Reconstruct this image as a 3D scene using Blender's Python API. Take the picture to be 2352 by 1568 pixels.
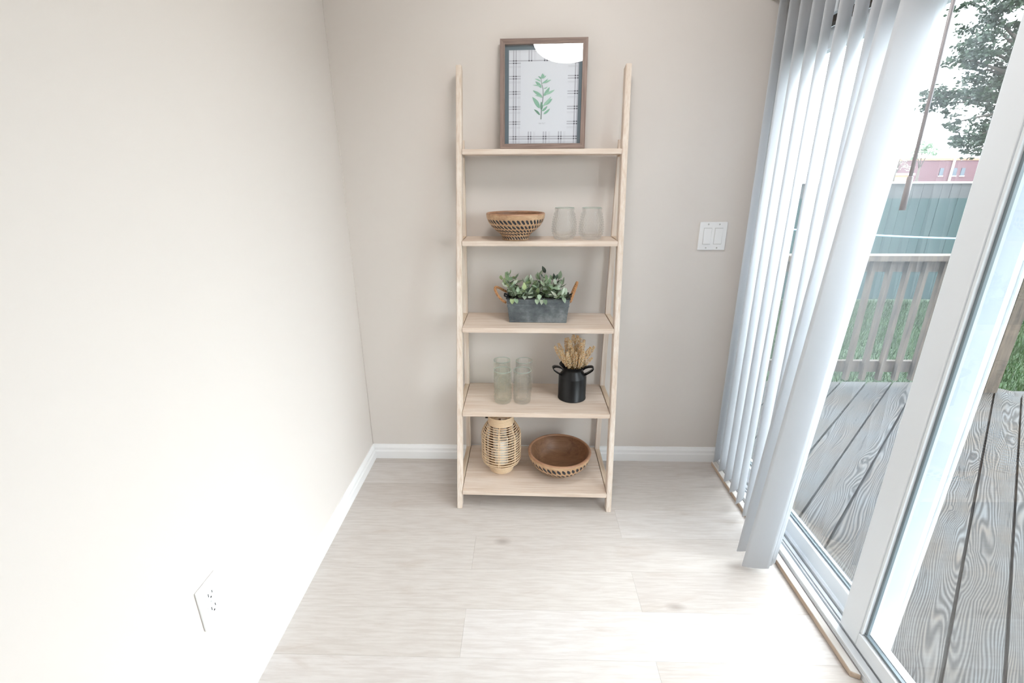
import bpy, bmesh, math, random
from math import sin, cos, pi, radians, sqrt, atan2
from mathutils import Vector, Matrix

random.seed(7)
for o in list(bpy.data.objects):
    bpy.data.objects.remove(o, do_unlink=True)
scene = bpy.context.scene
COL = scene.collection

# ------------------------------------------------------------------ camera
def set_camera():
    p, y, r = radians(19.0917), radians(1.4492), radians(-0.1794)
    fw = Vector((0, cos(p), -sin(p))); up = Vector((0, sin(p), cos(p))); rt = Vector((1, 0, 0))
    Z = Matrix.Rotation(y, 3, 'Z')
    fw, up, rt = Z @ fw, Z @ up, Z @ rt
    rt2 = cos(r) * rt + sin(r) * up
    up2 = -sin(r) * rt + cos(r) * up
    cam = bpy.data.cameras.new('camera')
    cam.sensor_width = 36.0
    cam.sensor_fit = 'HORIZONTAL'
    cam.lens = 1079.09 / 2352 * 36.0
    cam.clip_start = 0.02
    cam.clip_end = 500
    ob = bpy.data.objects.new('camera', cam)
    COL.objects.link(ob)
    M = Matrix((rt2, up2, -fw)).transposed().to_4x4()
    M.translation = Vector((0, -1.9983, 1.2993))
    ob.matrix_world = M
    scene.camera = ob
set_camera()

# ------------------------------------------------------------------ world, exposure
world = bpy.data.worlds.new('overcast_sky')
scene.world = world
world.use_nodes = True
bg = world.node_tree.nodes['Background']
bg.inputs['Color'].default_value = (0.885, 0.945, 1.0, 1)
bg.inputs['Strength'].default_value = 6.5
LAMP_POWER = 14.0
scene.view_settings.view_transform = 'Standard'
scene.view_settings.look = 'None'
scene.view_settings.gamma = 1.0
scene.view_settings.use_curve_mapping = False
scene.view_settings.exposure = 0.68
scene.cycles.transparent_max_bounces = 32

# ------------------------------------------------------------------ material helpers
MATS = {}
def srgb(r, g, b):
    f = lambda c: (c / 255 / 12.92) if c / 255 <= 0.04045 else ((c / 255 + 0.055) / 1.055) ** 2.4
    return (f(r), f(g), f(b), 1)

class NT:
    def __init__(s, name):
        s.m = bpy.data.materials.new(name); s.m.use_nodes = True
        s.t = s.m.node_tree; s.n = s.t.nodes; s.l = s.t.links
        s.b = s.n['Principled BSDF']; s.out = s.n['Material Output']
    def add(s, typ, **kw):
        n = s.n.new(typ)
        for k, v in kw.items(): setattr(n, k, v)
        return n
    def link(s, a, b): s.l.new(a, b)
    def ramp(s, fac, stops):
        r = s.add('ShaderNodeValToRGB')
        el = r.color_ramp.elements
        while len(el) < len(stops): el.new(0.5)
        for e, (p, c) in zip(el, stops):
            e.position = p; e.color = c
        s.link(fac, r.inputs['Fac'])
        return r.outputs['Color']
    def coords(s, kind='Object', scale=(1, 1, 1), rand=False):
        if kind == 'World':
            src = s.add('ShaderNodeNewGeometry').outputs['Position']
        else:
            src = s.add('ShaderNodeTexCoord').outputs[kind]
        if rand:
            oi = s.add('ShaderNodeObjectInfo')
            mul = s.add('ShaderNodeVectorMath', operation='SCALE')
            mul.inputs[0].default_value = (13.7, 7.9, 5.3)
            s.link(oi.outputs['Random'], mul.inputs['Scale'])
            ad = s.add('ShaderNodeVectorMath', operation='ADD')
            s.link(src, ad.inputs[0]); s.link(mul.outputs[0], ad.inputs[1])
            src = ad.outputs[0]
        mp = s.add('ShaderNodeMapping')
        mp.inputs['Scale'].default_value = scale
        s.link(src, mp.inputs['Vector'])
        return mp.outputs['Vector']
    def noise(s, vec, scale=5, detail=4, rough=0.5, dist=0):
        n = s.add('ShaderNodeTexNoise')
        n.inputs['Scale'].default_value = scale; n.inputs['Detail'].default_value = detail
        n.inputs['Roughness'].default_value = rough; n.inputs['Distortion'].default_value = dist
        s.link(vec, n.inputs['Vector'])
        return n.outputs['Fac']
    def mix(s, fac, a, b, blend='MIX'):
        m = s.add('ShaderNodeMix', data_type='RGBA', blend_type=blend)
        if isinstance(fac, (int, float)): m.inputs[0].default_value = fac
        else: s.link(fac, m.inputs[0])
        for v, i in ((a, 6), (b, 7)):
            if isinstance(v, tuple): m.inputs[i].default_value = v
            else: s.link(v, m.inputs[i])
        return m.outputs[2]
    def bump(s, height, strength=0.2, dist=0.002):
        b = s.add('ShaderNodeBump')
        b.inputs['Strength'].default_value = strength; b.inputs['Distance'].default_value = dist
        s.link(height, b.inputs['Height']); s.link(b.outputs['Normal'], s.b.inputs['Normal'])
        return b.outputs['Normal']
    def base(s, c):
        if isinstance(c, tuple): s.b.inputs['Base Color'].default_value = c
        else: s.link(c, s.b.inputs['Base Color'])
    def rough(s, v): s.b.inputs['Roughness'].default_value = v

def plain(name, col, rough=0.5, metal=0, spec=0.5, noise=0.0, nscale=20):
    t = NT(name)
    if noise:
        f = t.noise(t.coords('Object'), nscale, 3)
        d = tuple(c * (1 - noise) for c in col[:3]) + (1,)
        t.base(t.mix(f, d, col))
    else:
        t.base(col)
    t.rough(rough); t.b.inputs['Metallic'].default_value = metal
    t.b.inputs['Specular IOR Level'].default_value = spec
    MATS[name] = t.m
    return t.m

def wood(name, axis, light, dark, rough=0.55, fine=160, streak=0.5, rand=True, bump=0.25, low=0.35, high=0.75):
    """streaky grain running along the given object axis"""
    t = NT(name)
    sc = [1.0, 1.0, 1.0]
    sc['xyz'.index(axis)] = 0.05
    v = t.coords('Object', tuple(sc), rand)
    f1 = t.noise(v, fine, 5, 0.6)
    f2 = t.noise(v, fine * 0.18, 4, 0.6, 1.2)
    fm = t.mix(streak, f1, f2)
    c = t.ramp(fm, [(low, dark), (high, light)])
    t.base(c); t.rough(rough)
    t.bump(f1, bump, 0.0008)
    MATS[name] = t.m
    return t.m

# paint on the walls
def wall_mat():
    t = NT('beige_wall_paint')
    v = t.coords('World')
    n1 = t.noise(v, 260, 3, 0.6)
    t.base(srgb(222, 215, 209)); t.rough(0.6)
    t.b.inputs['Specular IOR Level'].default_value = 0.35
    t.bump(n1, 0.06, 0.001)
    return t.m
M_WALL = wall_mat()
M_CEIL = plain('ceiling_paint', srgb(238, 237, 234), 0.8)
M_TRIM = plain('white_trim_paint', srgb(244, 244, 244), 0.35)
M_VINYL = plain('white_vinyl', srgb(236, 241, 246), 0.32)
M_PLASTIC = plain('white_plastic', srgb(240, 240, 240), 0.3)
M_WAND = plain('grey_wand_plastic', srgb(176, 172, 176), 0.35)
M_SCREW = plain('screw_white', srgb(205, 205, 203), 0.4)
M_DARKSLOT = plain('dark_slot', srgb(40, 40, 42), 0.7)
M_GASKET = plain('grey_gasket', srgb(120, 132, 138), 0.4)
M_BLACKMETAL = plain('black_enamel', srgb(9, 9, 11), 0.36, 0.0, 0.4)
M_DARKMETAL = plain('dark_clip_metal', srgb(70, 60, 52), 0.5, 0.4)

M_WX = wood('whitewashed_wood_along_x', 'x', srgb(238, 227, 216), srgb(206, 183, 163), 0.6, 150, 0.45)
M_WY = wood('whitewashed_wood_along_y', 'y', srgb(233, 220, 202), srgb(202, 177, 150), 0.6, 150, 0.45)
M_WZ = wood('whitewashed_wood_along_z', 'z', srgb(242, 234, 225), srgb(210, 189, 170), 0.6, 170, 0.45)
M_FRAME = wood('brown_frame_wood', 'z', srgb(165, 143, 131), srgb(112, 92, 84), 0.55, 190, 0.4)
M_FRAMEX = wood('brown_frame_wood_x', 'x', srgb(165, 143, 131), srgb(112, 92, 84), 0.55, 190, 0.4)
M_STRIP = wood('scuffed_wood_strip', 'y', srgb(226, 217, 205), srgb(170, 140, 112), 0.7, 60, 0.6)

M_STRIPTOP = wood('scuffed_painted_strip_top', 'y', srgb(238, 237, 235), srgb(200, 192, 184), 0.7, 50, 0.6)
def floor_mat():
    t = NT('pale_oak_plank')
    v = t.coords('World', (0.09, 1, 1), True)
    v2 = t.coords('World', (0.28, 1, 1), True)
    f1 = t.noise(v, 120, 5, 0.62)
    f2 = t.noise(v2, 9, 4, 0.55, 1.6)
    oi = t.add('ShaderNodeObjectInfo')
    basec = t.ramp(oi.outputs['Random'], [(0.0, srgb(198, 190, 184)), (0.5, srgb(204, 197, 191)), (1.0, srgb(210, 204, 200))])
    g = t.ramp(f1, [(0.36, srgb(206, 194, 186)), (0.62, (1, 1, 1, 1))])
    c = t.mix(0.3, basec, g, 'MULTIPLY')
    blot = t.ramp(f2, [(0.60, (0, 0, 0, 1)), (0.80, (1, 1, 1, 1))])
    c = t.mix(t.mix(blot, (0, 0, 0, 1), (0.5, 0.5, 0.5, 1)), c, srgb(172, 154, 140))
    # small knots
    vo = t.add('ShaderNodeTexVoronoi'); vo.inputs['Scale'].default_value = 3.4
    t.link(t.coords('World', (0.55, 1.1, 1), True), vo.inputs['Vector'])
    kn = t.ramp(vo.outputs['Distance'], [(0.02, (1, 1, 1, 1)), (0.075, (0, 0, 0, 1))])
    c = t.mix(t.mix(kn, (0, 0, 0, 1), (0.55, 0.55, 0.55, 1)), c, srgb(138, 122, 112))
    t.base(c); t.rough(0.42)
    t.b.inputs['Specular IOR Level'].default_value = 0.45
    t.bump(f1, 0.08, 0.0008)
    return t.m
M_FLOOR = floor_mat()

def deck_mat():
    t = NT('weathered_deck_board')
    v = t.coords('Object', (0.22, 1, 1), True)
    # cathedral grain: distorted bands across the board
    warp = t.noise(t.coords('Object', (0.13, 1.0, 1), True), 7.0, 2, 0.45)
    sep = t.add('ShaderNodeSeparateXYZ'); t.link(v, sep.inputs[0])
    m1 = t.add('ShaderNodeMath', operation='MULTIPLY_ADD')
    vo = t.add('ShaderNodeTexVoronoi'); vo.inputs['Scale'].default_value = 3.2
    t.link(t.coords('Object', (0.55, 1.9, 1), True), vo.inputs['Vector'])
    kf = t.ramp(vo.outputs['Distance'], [(0.0, (1, 1, 1, 1)), (0.12, (0.35, 0.35, 0.35, 1)), (0.32, (0, 0, 0, 1))])
    kadd = t.add('ShaderNodeMath', operation='MULTIPLY_ADD')
    t.link(kf, kadd.inputs[0]); kadd.inputs[1].default_value = 0.30; t.link(warp, kadd.inputs[2])
    t.link(kadd.outputs[0], m1.inputs[0]); m1.inputs[1].default_value = 0.22; t.link(sep.outputs['Y'], m1.inputs[2])
    m2 = t.add('ShaderNodeMath', operation='MULTIPLY'); t.link(m1.outputs[0], m2.inputs[0]); m2.inputs[1].default_value = 820.0
    m3 = t.add('ShaderNodeMath', operation='SINE'); t.link(m2.outputs[0], m3.inputs[0])
    m4 = t.add('ShaderNodeMath', operation='MULTIPLY_ADD'); t.link(m3.outputs[0], m4.inputs[0]); m4.inputs[1].default_value = 0.5; m4.inputs[2].default_value = 0.5
    fine = t.noise(t.coords('Object', (0.03, 1, 1), True), 230, 4, 0.6)
    blot = t.noise(t.coords('Object', (0.5, 1, 1), True), 7, 4, 0.6)
    grain = t.mix(0.48, m4.outputs[0], fine)
    c = t.ramp(grain, [(0.24, srgb(15, 14, 14)), (0.44, srgb(50, 49, 48)), (0.80, srgb(88, 87, 86))])
    tint = t.ramp(blot, [(0.36, srgb(222, 196, 172)), (0.64, srgb(226, 234, 244))])
    c = t.mix(0.85, c, tint, 'MULTIPLY')
    oi = t.add('ShaderNodeObjectInfo')
    c = t.mix(1.0, c, t.ramp(oi.outputs['Random'], [(0, srgb(205, 205, 205)), (1, srgb(255, 255, 255))]), 'MULTIPLY')
    crack = t.ramp(t.noise(t.coords('Object', (0.06, 1, 1), True), 60, 2, 0.5, 0.4), [(0.30, (1, 1, 1, 1)), (0.345, (0, 0, 0, 1))])
    c = t.mix(crack, c, srgb(16, 15, 15))
    knot = t.ramp(vo.outputs['Distance'], [(0.03, (1, 1, 1, 1)), (0.08, (0, 0, 0, 1))])
    c = t.mix(t.mix(knot, (0, 0, 0, 1), (0.75, 0.75, 0.75, 1)), c, srgb(26, 22, 20))
    t.base(c); t.rough(0.75)
    t.bump(grain, 0.35, 0.003)
    return t.m
M_DECK = deck_mat()

def railing_mat():
    t = NT('weathered_railing_wood')
    v = t.coords('Object', (1, 1, 0.1), True)
    f = t.noise(v, 60, 4, 0.6)
    t.base(t.ramp(f, [(0.3, srgb(48, 40, 35)), (0.7, srgb(84, 73, 62))])); t.rough(0.8)
    return t.m
M_RAIL = railing_mat()

def fence_mat():
    t = NT('teal_fence_stain')
    v = t.coords('World', (1, 1, 0.12))
    f = t.noise(v, 18, 4, 0.6)
    oi = t.add('ShaderNodeObjectInfo')
    a = t.ramp(oi.outputs['Random'], [(0, srgb(20, 46, 46)), (1, srgb(28, 55, 54))])
    t.base(t.mix(t.ramp(f, [(0.4, (0, 0, 0, 1)), (0.75, (0.5, 0.5, 0.5, 1))]), a, srgb(16, 34, 36))); t.rough(0.8)
    return t.m
M_FENCE = fence_mat()
M_FENCEBAND = plain('grey_fence_band', srgb(64, 65, 66), 0.8, noise=0.25, nscale=8)
M_WHITEEDGE = plain('white_painted_edge', srgb(225, 230, 235), 0.6)

def lawn_mat():
    t = NT('lawn_green')
    f = t.noise(t.coords('World'), 9, 6, 0.7)
    t.base(t.ramp(f, [(0.3, srgb(22, 42, 20)), (0.7, srgb(44, 68, 34))])); t.rough(0.9)
    return t.m
M_LAWN = lawn_mat()
def leafmat(name, cols, trans=0.25, rough=0.5, scale=1.0):
    t = NT(name)
    oi = t.add('ShaderNodeObjectInfo')
    gi = t.add('ShaderNodeNewGeometry')
    src = t.add('ShaderNodeMath', operation='ADD')
    t.link(oi.outputs['Random'], src.inputs[0]); t.link(gi.outputs['Random Per Island'], src.inputs[1])
    fr = t.add('ShaderNodeMath', operation='FRACT'); t.link(src.outputs[0], fr.inputs[0])
    n = len(cols)
    c = t.ramp(fr.outputs[0], [(i / max(1, n - 1), k) for i, k in enumerate(cols)])
    t.base(c); t.rough(rough)
    if trans:
        tr = t.add('ShaderNodeBsdfTranslucent'); t.link(c, tr.inputs['Color'])
        mx = t.add('ShaderNodeMixShader'); mx.inputs[0].default_value = trans
        t.link(t.b.outputs[0], mx.inputs[1]); t.link(tr.outputs[0], mx.inputs[2])
        t.link(mx.outputs[0], t.out.inputs['Surface'])
    return t.m
M_GRASS = leafmat('grass_blade', [srgb(22, 42, 18), srgb(36, 62, 26), srgb(50, 72, 36)])
M_TREELEAF = leafmat('tree_leaf', [srgb(24, 38, 26), srgb(34, 50, 34), srgb(46, 62, 42), srgb(28, 44, 30)], 0.2)
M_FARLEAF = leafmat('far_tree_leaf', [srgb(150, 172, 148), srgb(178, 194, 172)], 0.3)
M_YELLOWLEAF = leafmat('yellow_leaf', [srgb(196, 168, 70), srgb(180, 150, 60)], 0.3)
M_BARK = plain('bark', srgb(92, 84, 78), 0.9, noise=0.4, nscale=14)
M_PLANTLEAF = leafmat('eucalyptus_leaf', [srgb(150, 176, 146), srgb(186, 206, 178), srgb(112, 140, 104), srgb(216, 226, 208), srgb(92, 118, 86), srgb(178, 196, 142)], 0.15, 0.55)
M_PLANTDARK = leafmat('dark_sage_leaf', [srgb(84, 98, 88), srgb(106, 120, 106)], 0.1, 0.55)
M_PLANTSTEM = plain('plant_stem', srgb(84, 92, 62), 0.7)

def glass_pane(name, tint=(0.97, 0.99, 0.985, 1), boost=1.0):
    t = NT(name)
    tr = t.add('ShaderNodeBsdfTransparent'); tr.inputs['Color'].default_value = tint
    gl = t.add('ShaderNodeBsdfGlossy'); gl.inputs['Roughness'].default_value = 0.0
    fr = t.add('ShaderNodeFresnel'); fr.inputs['IOR'].default_value = 1.5
    mu = t.add('ShaderNodeMath', operation='MULTIPLY'); mu.use_clamp = True
    gi = t.add('ShaderNodeNewGeometry')          # only the entry face mirrors: the pane is thin
    fb_ = t.add('ShaderNodeMath', operation='MULTIPLY_ADD')
    t.link(gi.outputs['Backfacing'], fb_.inputs[0]); fb_.inputs[1].default_value = -boost; fb_.inputs[2].default_value = boost
    t.link(fr.outputs[0], mu.inputs[0]); t.link(fb_.outputs[0], mu.inputs[1])
    mx = t.add('ShaderNodeMixShader')
    t.link(mu.outputs[0], mx.inputs[0]); t.link(tr.outputs[0], mx.inputs[1]); t.link(gl.outputs[0], mx.inputs[2])
    t.link(mx.outputs[0], t.out.inputs['Surface'])
    return t.m
M_PANE = glass_pane('door_glass', boost=2.6)
M_PICGLASS = glass_pane('picture_glass', (1, 1, 1, 1), 1.9)

def tumbler_mat(name, tint, bscale, bstrength):
    t = NT(name)
    v = t.coords('Object')
    vo = t.add('ShaderNodeTexVoronoi'); vo.inputs['Scale'].default_value = bscale
    t.link(v, vo.inputs['Vector'])
    bp = t.add('ShaderNodeBump'); bp.inputs['Strength'].default_value = bstrength; bp.inputs['Distance'].default_value = 0.004
    t.link(vo.outputs['Distance'], bp.inputs['Height'])
    tr = t.add('ShaderNodeBsdfTransparent'); tr.inputs['Color'].default_value = tint
    gl = t.add('ShaderNodeBsdfGlass'); gl.inputs['Roughness'].default_value = 0.0; gl.inputs['IOR'].default_value = 1.42
    gl.inputs['Color'].default_value = tint
    t.link(bp.outputs[0], gl.inputs['Normal'])
    mx = t.add('ShaderNodeMixShader'); mx.inputs[0].default_value = 0.32
    t.link(tr.outputs[0], mx.inputs[1]); t.link(gl.outputs[0], mx.inputs[2])
    t.link(mx.outputs[0], t.out.inputs['Surface'])
    return t.m
M_TUMBLER = tumbler_mat('clear_hobnail_glass', (0.985, 0.99, 0.99, 1), 130, 0.05)
M_TALLGREEN = tumbler_mat('green_tinted_glass', (0.982, 0.992, 0.98, 1), 120, 0.05)
M_TALLCLEAR = tumbler_mat('clear_textured_glass', (0.99, 0.995, 0.992, 1), 120, 0.05)

def vane_mat():
    t = NT('white_blind_vinyl')
    t.base(srgb(238, 240, 243)); t.rough(0.4)
    tr = t.add('ShaderNodeBsdfTranslucent'); tr.inputs['Color'].default_value = srgb(238, 240, 243)
    mx = t.add('ShaderNodeMixShader'); mx.inputs[0].default_value = 0.52
    t.link(t.b.outputs[0], mx.inputs[1]); t.link(tr.outputs[0], mx.inputs[2])
    t.link(mx.outputs[0], t.out.inputs['Surface'])
    return t.m
M_VANE = vane_mat()

def bowl_mat(name, light, mid, dark):
    t = NT(name)
    v = t.coords('Object', (0.35, 1.0, 1.0))
    f = t.noise(v, 26, 5, 0.6, 1.5)
    f2 = t.noise(t.coords('Object', (0.1, 1, 1)), 160, 3, 0.6)
    c = t.ramp(f, [(0.3, dark), (0.5, mid), (0.72, light)])
    c = t.mix(0.25, c, t.ramp(f2, [(0.3, dark), (0.7, light)]))
    t.base(c); t.rough(0.42)
    t.bump(f2, 0.1, 0.0006)
    return t.m
M_BOWL_OUT = bowl_mat('carved_mango_wood', srgb(212, 180, 146), srgb(192, 156, 120), srgb(160, 122, 92))
M_BOWL_IN = bowl_mat('brown_bowl_inside', srgb(162, 122, 92), srgb(140, 102, 75), srgb(106, 76, 56))
M_BOWL_RIM = bowl_mat('orange_bowl_rim', srgb(188, 146, 114), srgb(170, 126, 96), srgb(142, 102, 78))
M_NOTCH = plain('burnt_notch', srgb(44, 46, 54), 0.6, noise=0.3, nscale=60)

def tin_mat():
    t = NT('galvanised_tin')
    f = t.noise(t.coords('Object'), 30, 6, 0.7)
    g = t.noise(t.coords('Object', (1, 1, 2)), 9, 3, 0.6)
    c = t.ramp(t.mix(0.5, f, g), [(0.32, srgb(70, 77, 82)), (0.5, srgb(104, 111, 115)), (0.68, srgb(150, 155, 157))])
    t.base(c); t.rough(0.55); t.b.inputs['Metallic'].default_value = 0.25
    t.bump(f, 0.1, 0.001)
    return t.m
M_TIN = tin_mat()
M_TINDARK = plain('dark_tin_edge', srgb(44, 46, 50), 0.5, 0.2)
M_ROPE = wood('jute_rope', 'z', srgb(214, 168, 124), srgb(164, 112, 72), 0.9, 300, 0.3)
M_RATTAN = plain('rattan', srgb(236, 208, 174), 0.55, noise=0.14, nscale=90)
M_INSHADE = plain('lantern_inner_shade', srgb(116, 84, 60), 0.65, noise=0.25, nscale=60)
M_RATTANIN = plain('rattan_inner_stick', srgb(196, 160, 122), 0.6, noise=0.2, nscale=60)
M_CANDLE = plain('white_wax', srgb(244, 242, 234), 0.5)
M_WHEAT = leafmat('dried_wheat', [srgb(248, 218, 168), srgb(252, 234, 200), srgb(240, 200, 142), srgb(254, 244, 226)], 0.3, 0.7)
M_STRAW = plain('straw', srgb(196, 158, 98), 0.7)
M_PAPER = plain('print_paper', srgb(218, 222, 229), 0.7)
M_SLATE = plain('slate_blue_mat', srgb(96, 112, 122), 0.8)
M_INKD = plain('print_ink_dark', srgb(70, 72, 84), 0.8)
M_INKM = plain('print_ink_mid', srgb(180, 182, 192), 0.8)
M_INKL = plain('print_ink_light', srgb(200, 203, 210), 0.8)
M_INKT = plain('caption_ink', srgb(170, 172, 178), 0.8)
M_SPRIG = [plain('watercolour_green_%d' % i, c, 0.8) for i, c in enumerate((srgb(136, 182, 160), srgb(158, 198, 178), srgb(112, 154, 134)))]
M_SPRIGSTEM = plain('watercolour_stem', srgb(96, 118, 112), 0.8)
M_BRICK = plain('mauve_brick', srgb(100, 72, 78), 0.9, noise=0.15, nscale=2)
M_BRICKTOP = plain('orange_parapet', srgb(150, 110, 92), 0.9)
M_WINDOWDARK = plain('dark_window', srgb(60, 70, 82), 0.2)
M_PIPE = plain('tan_downpipe', srgb(222, 196, 176), 0.6)
M_ORANGE = plain('orange_wall', srgb(222, 150, 120), 0.9)
M_CORD = plain('blue_white_cord', srgb(150, 185, 225), 0.6)
M_SOIL = plain('dark_moss', srgb(40, 42, 34), 0.95)

def lamp_mat():
    t = NT('lit_lamp_diffuser')
    t.b.inputs['Base Color'].default_value = (0.9, 0.9, 0.9, 1)
    t.b.inputs['Emission Color'].default_value = (1.0, 0.985, 0.965, 1)
    t.b.inputs['Emission Strength'].default_value = LAMP_POWER
    return t.m
M_LAMP = lamp_mat()

# ------------------------------------------------------------------ mesh helpers
class MB:
    def __init__(s): s.v = []; s.f = []; s.mi = []; s.sm = []
    def face(s, idx, m=0, smooth=False):
        s.f.append(tuple(idx)); s.mi.append(m); s.sm.append(smooth)
    def box(s, x0, x1, y0, y1, z0, z1, m=0, bev=0.0):
        if bev > 0:
            return s.bevbox(x0, x1, y0, y1, z0, z1, m, bev)
        b = len(s.v)
        s.v += [(x0, y0, z0), (x1, y0, z0), (x1, y1, z0), (x0, y1, z0), (x0, y0, z1), (x1, y0, z1), (x1, y1, z1), (x0, y1, z1)]
        for q in ((0, 3, 2, 1), (4, 5, 6, 7), (0, 1, 5, 4), (1, 2, 6, 5), (2, 3, 7, 6), (3, 0, 4, 7)):
            s.face([b + i for i in q], m)
        return s
    def bevbox(s, x0, x1, y0, y1, z0, z1, m, r):
        bm = bmesh.new()
        bmesh.ops.create_cube(bm, size=1)
        for v in bm.verts:
            v.co = Vector((x0 if v.co.x < 0 else x1, y0 if v.co.y < 0 else y1, z0 if v.co.z < 0 else z1))
        bmesh.ops.bevel(bm, geom=list(bm.edges), offset=r, segments=2, affect='EDGES', profile=0.5)
        s.frombm(bm, m)
        bm.free()
        return s
    def frombm(s, bm, m=0, smooth=False):
        b = len(s.v)
        bm.verts.ensure_lookup_table()
        for i, v in enumerate(bm.verts): v.index = i
        s.v += [tuple(v.co) for v in bm.verts]
        for f in bm.faces: s.face([b + v.index for v in f.verts], m, smooth)
    def hexa(s, pts, m=0):
        """8 points: bottom quad then top quad, same winding as box"""
        b = len(s.v); s.v += [tuple(p) for p in pts]
        for q in ((0, 3, 2, 1), (4, 5, 6, 7), (0, 1, 5, 4), (1, 2, 6, 5), (2, 3, 7, 6), (3, 0, 4, 7)):
            s.face([b + i for i in q], m)
        return s
    def prism(s, poly, z0, z1, m=0):
        n = len(poly); b = len(s.v)
        s.v += [(p[0], p[1], z0) for p in poly] + [(p[0], p[1], z1) for p in poly]
        s.face([b + i for i in range(n - 1, -1, -1)], m); s.face([b + n + i for i in range(n)], m)
        for i in range(n):
            j = (i + 1) % n
            s.face([b + i, b + j, b + n + j, b + n + i], m)
        return s
    def lathe(s, prof, seg=48, c=(0, 0, 0), m=0, smooth=True, mats=None):
        b = len(s.v); n = len(prof)
        for (r, z) in prof:
            for k in range(seg):
                a = 2 * pi * k / seg
                s.v.append((c[0] + r * cos(a), c[1] + r * sin(a), c[2] + z))
        for i in range(n - 1):
            for k in range(seg):
                k2 = (k + 1) % seg
                s.face([b + i * seg + k, b + i * seg + k2, b + (i + 1) * seg + k2, b + (i + 1) * seg + k], mats[i] if mats else m, smooth)
        return s
    def tube(s, pts, r, seg=8, m=0, cap=True, closed=False):
        pts = [Vector(p) for p in pts]; n = len(pts)
        rad = r if isinstance(r, (list, tuple)) else [r] * n
        b = len(s.v); prev = None
        for i, p in enumerate(pts):
            if closed: d = (pts[(i + 1) % n] - pts[i - 1])
            else: d = (pts[min(i + 1, n - 1)] - pts[max(i - 1, 0)])
            d.normalize()
            if prev is None:
                a = d.cross(Vector((0, 0, 1)))
                if a.length < 1e-3: a = d.cross(Vector((1, 0, 0)))
            else:
                a = prev - d * prev.dot(d)
            a.normalize(); prev = a; c = d.cross(a)
            for k in range(seg):
                t = 2 * pi * k / seg
                q = p + (a * cos(t) + c * sin(t)) * rad[i]
                s.v.append(tuple(q))
        m_ = n if closed else n - 1
        for i in range(m_):
            j = (i + 1) % n
            for k in range(seg):
                k2 = (k + 1) % seg
                s.face([b + i * seg + k, b + i * seg + k2, b + j * seg + k2, b + j * seg + k], m, True)
        if cap and not closed:
            s.face([b + k for k in range(seg - 1, -1, -1)], m); s.face([b + (n - 1) * seg + k for k in range(seg)], m)
        return s
    def mesh(s, name, mats):
        me = bpy.data.meshes.new(name)
        me.from_pydata(s.v, [], s.f)
        for mt in (mats if isinstance(mats, (list, tuple)) else [mats]): me.materials.append(mt)
        me.polygons.foreach_set('material_index', s.mi)
        me.polygons.foreach_set('use_smooth', s.sm)
        me.update()
        bm = bmesh.new(); bm.from_mesh(me)
        bmesh.ops.recalc_face_normals(bm, faces=bm.faces)
        bm.to_mesh(me); bm.free()
        return me
    def build(s, name, mats, parent=None, loc=None, rot=None):
        return link(name, s.mesh(name, mats), parent, loc, rot)

def link(name, me, parent=None, loc=None, rot=None):
    o = bpy.data.objects.new(name, me)
    COL.objects.link(o)
    if parent is not None: o.parent = parent
    if loc is not None: o.location = loc
    if rot is not None: o.rotation_euler = rot
    return o
def tag(o, label=None, cat=None, group=None, kind=None):
    if label: o['label'] = label
    if cat: o['category'] = cat
    if group: o['group'] = group
    if kind: o['kind'] = kind
    return o
def empty(name, loc=(0, 0, 0), rot=None):
    o = bpy.data.objects.new(name, None); COL.objects.link(o)
    o.location = loc; o.empty_display_size = 0.05
    if rot is not None: o.rotation_euler = rot
    return o
def boxobj(name, x0, x1, y0, y1, z0, z1, mat, parent=None, bev=0.0):
    return MB().box(x0, x1, y0, y1, z0, z1, 0, bev).build(name, mat, parent)
def copytree(o, parent=None):
    c = o.copy(); COL.objects.link(c); c.parent = parent
    for ch in list(o.children): copytree(ch, c)
    return c

# ------------------------------------------------------------------ room shell
XL, XR, YF, ZC = -0.735, 0.955, -4.3, 2.2
DY0, DY1, DZ = -1.87, -0.02, 1.83     # door opening
XO = 1.056                              # outer face of right wall
o = boxobj('wall_back', XL - 0.12, XO, 0, 0.12, -0.6, ZC + 0.1, M_WALL); tag(o, 'beige painted back wall behind the ladder shelf', 'wall', kind='structure')
o = boxobj('wall_left', XL - 0.12, XL, YF - 0.12, 0, -0.1, ZC + 0.1, M_WALL); tag(o, 'bright beige painted wall along the left side', 'wall', kind='structure')
o = boxobj('wall_front', XL, XO, YF - 0.12, YF, -0.1, ZC + 0.1, M_WALL); tag(o, 'beige wall behind the camera', 'wall', kind='structure')
m = MB()
m.box(XR, XO, YF, DY0, -0.6, ZC + 0.1); m.box(XR, XO, DY0, DY1, DZ, ZC + 0.1); m.box(XR, XO, DY1, 0, -0.6, ZC + 0.1); m.box(XR, XO, DY0, DY1, -0.6, -0.02)
o = m.build('wall_right', M_WALL); tag(o, 'beige wall around the sliding glass door', 'wall', kind='structure')
o = boxobj('ceiling', XL - 0.12, XO, YF - 0.12, 0.12, ZC, ZC + 0.1, M_CEIL); tag(o, 'white flat ceiling of the room', 'ceiling', kind='structure')

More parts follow.
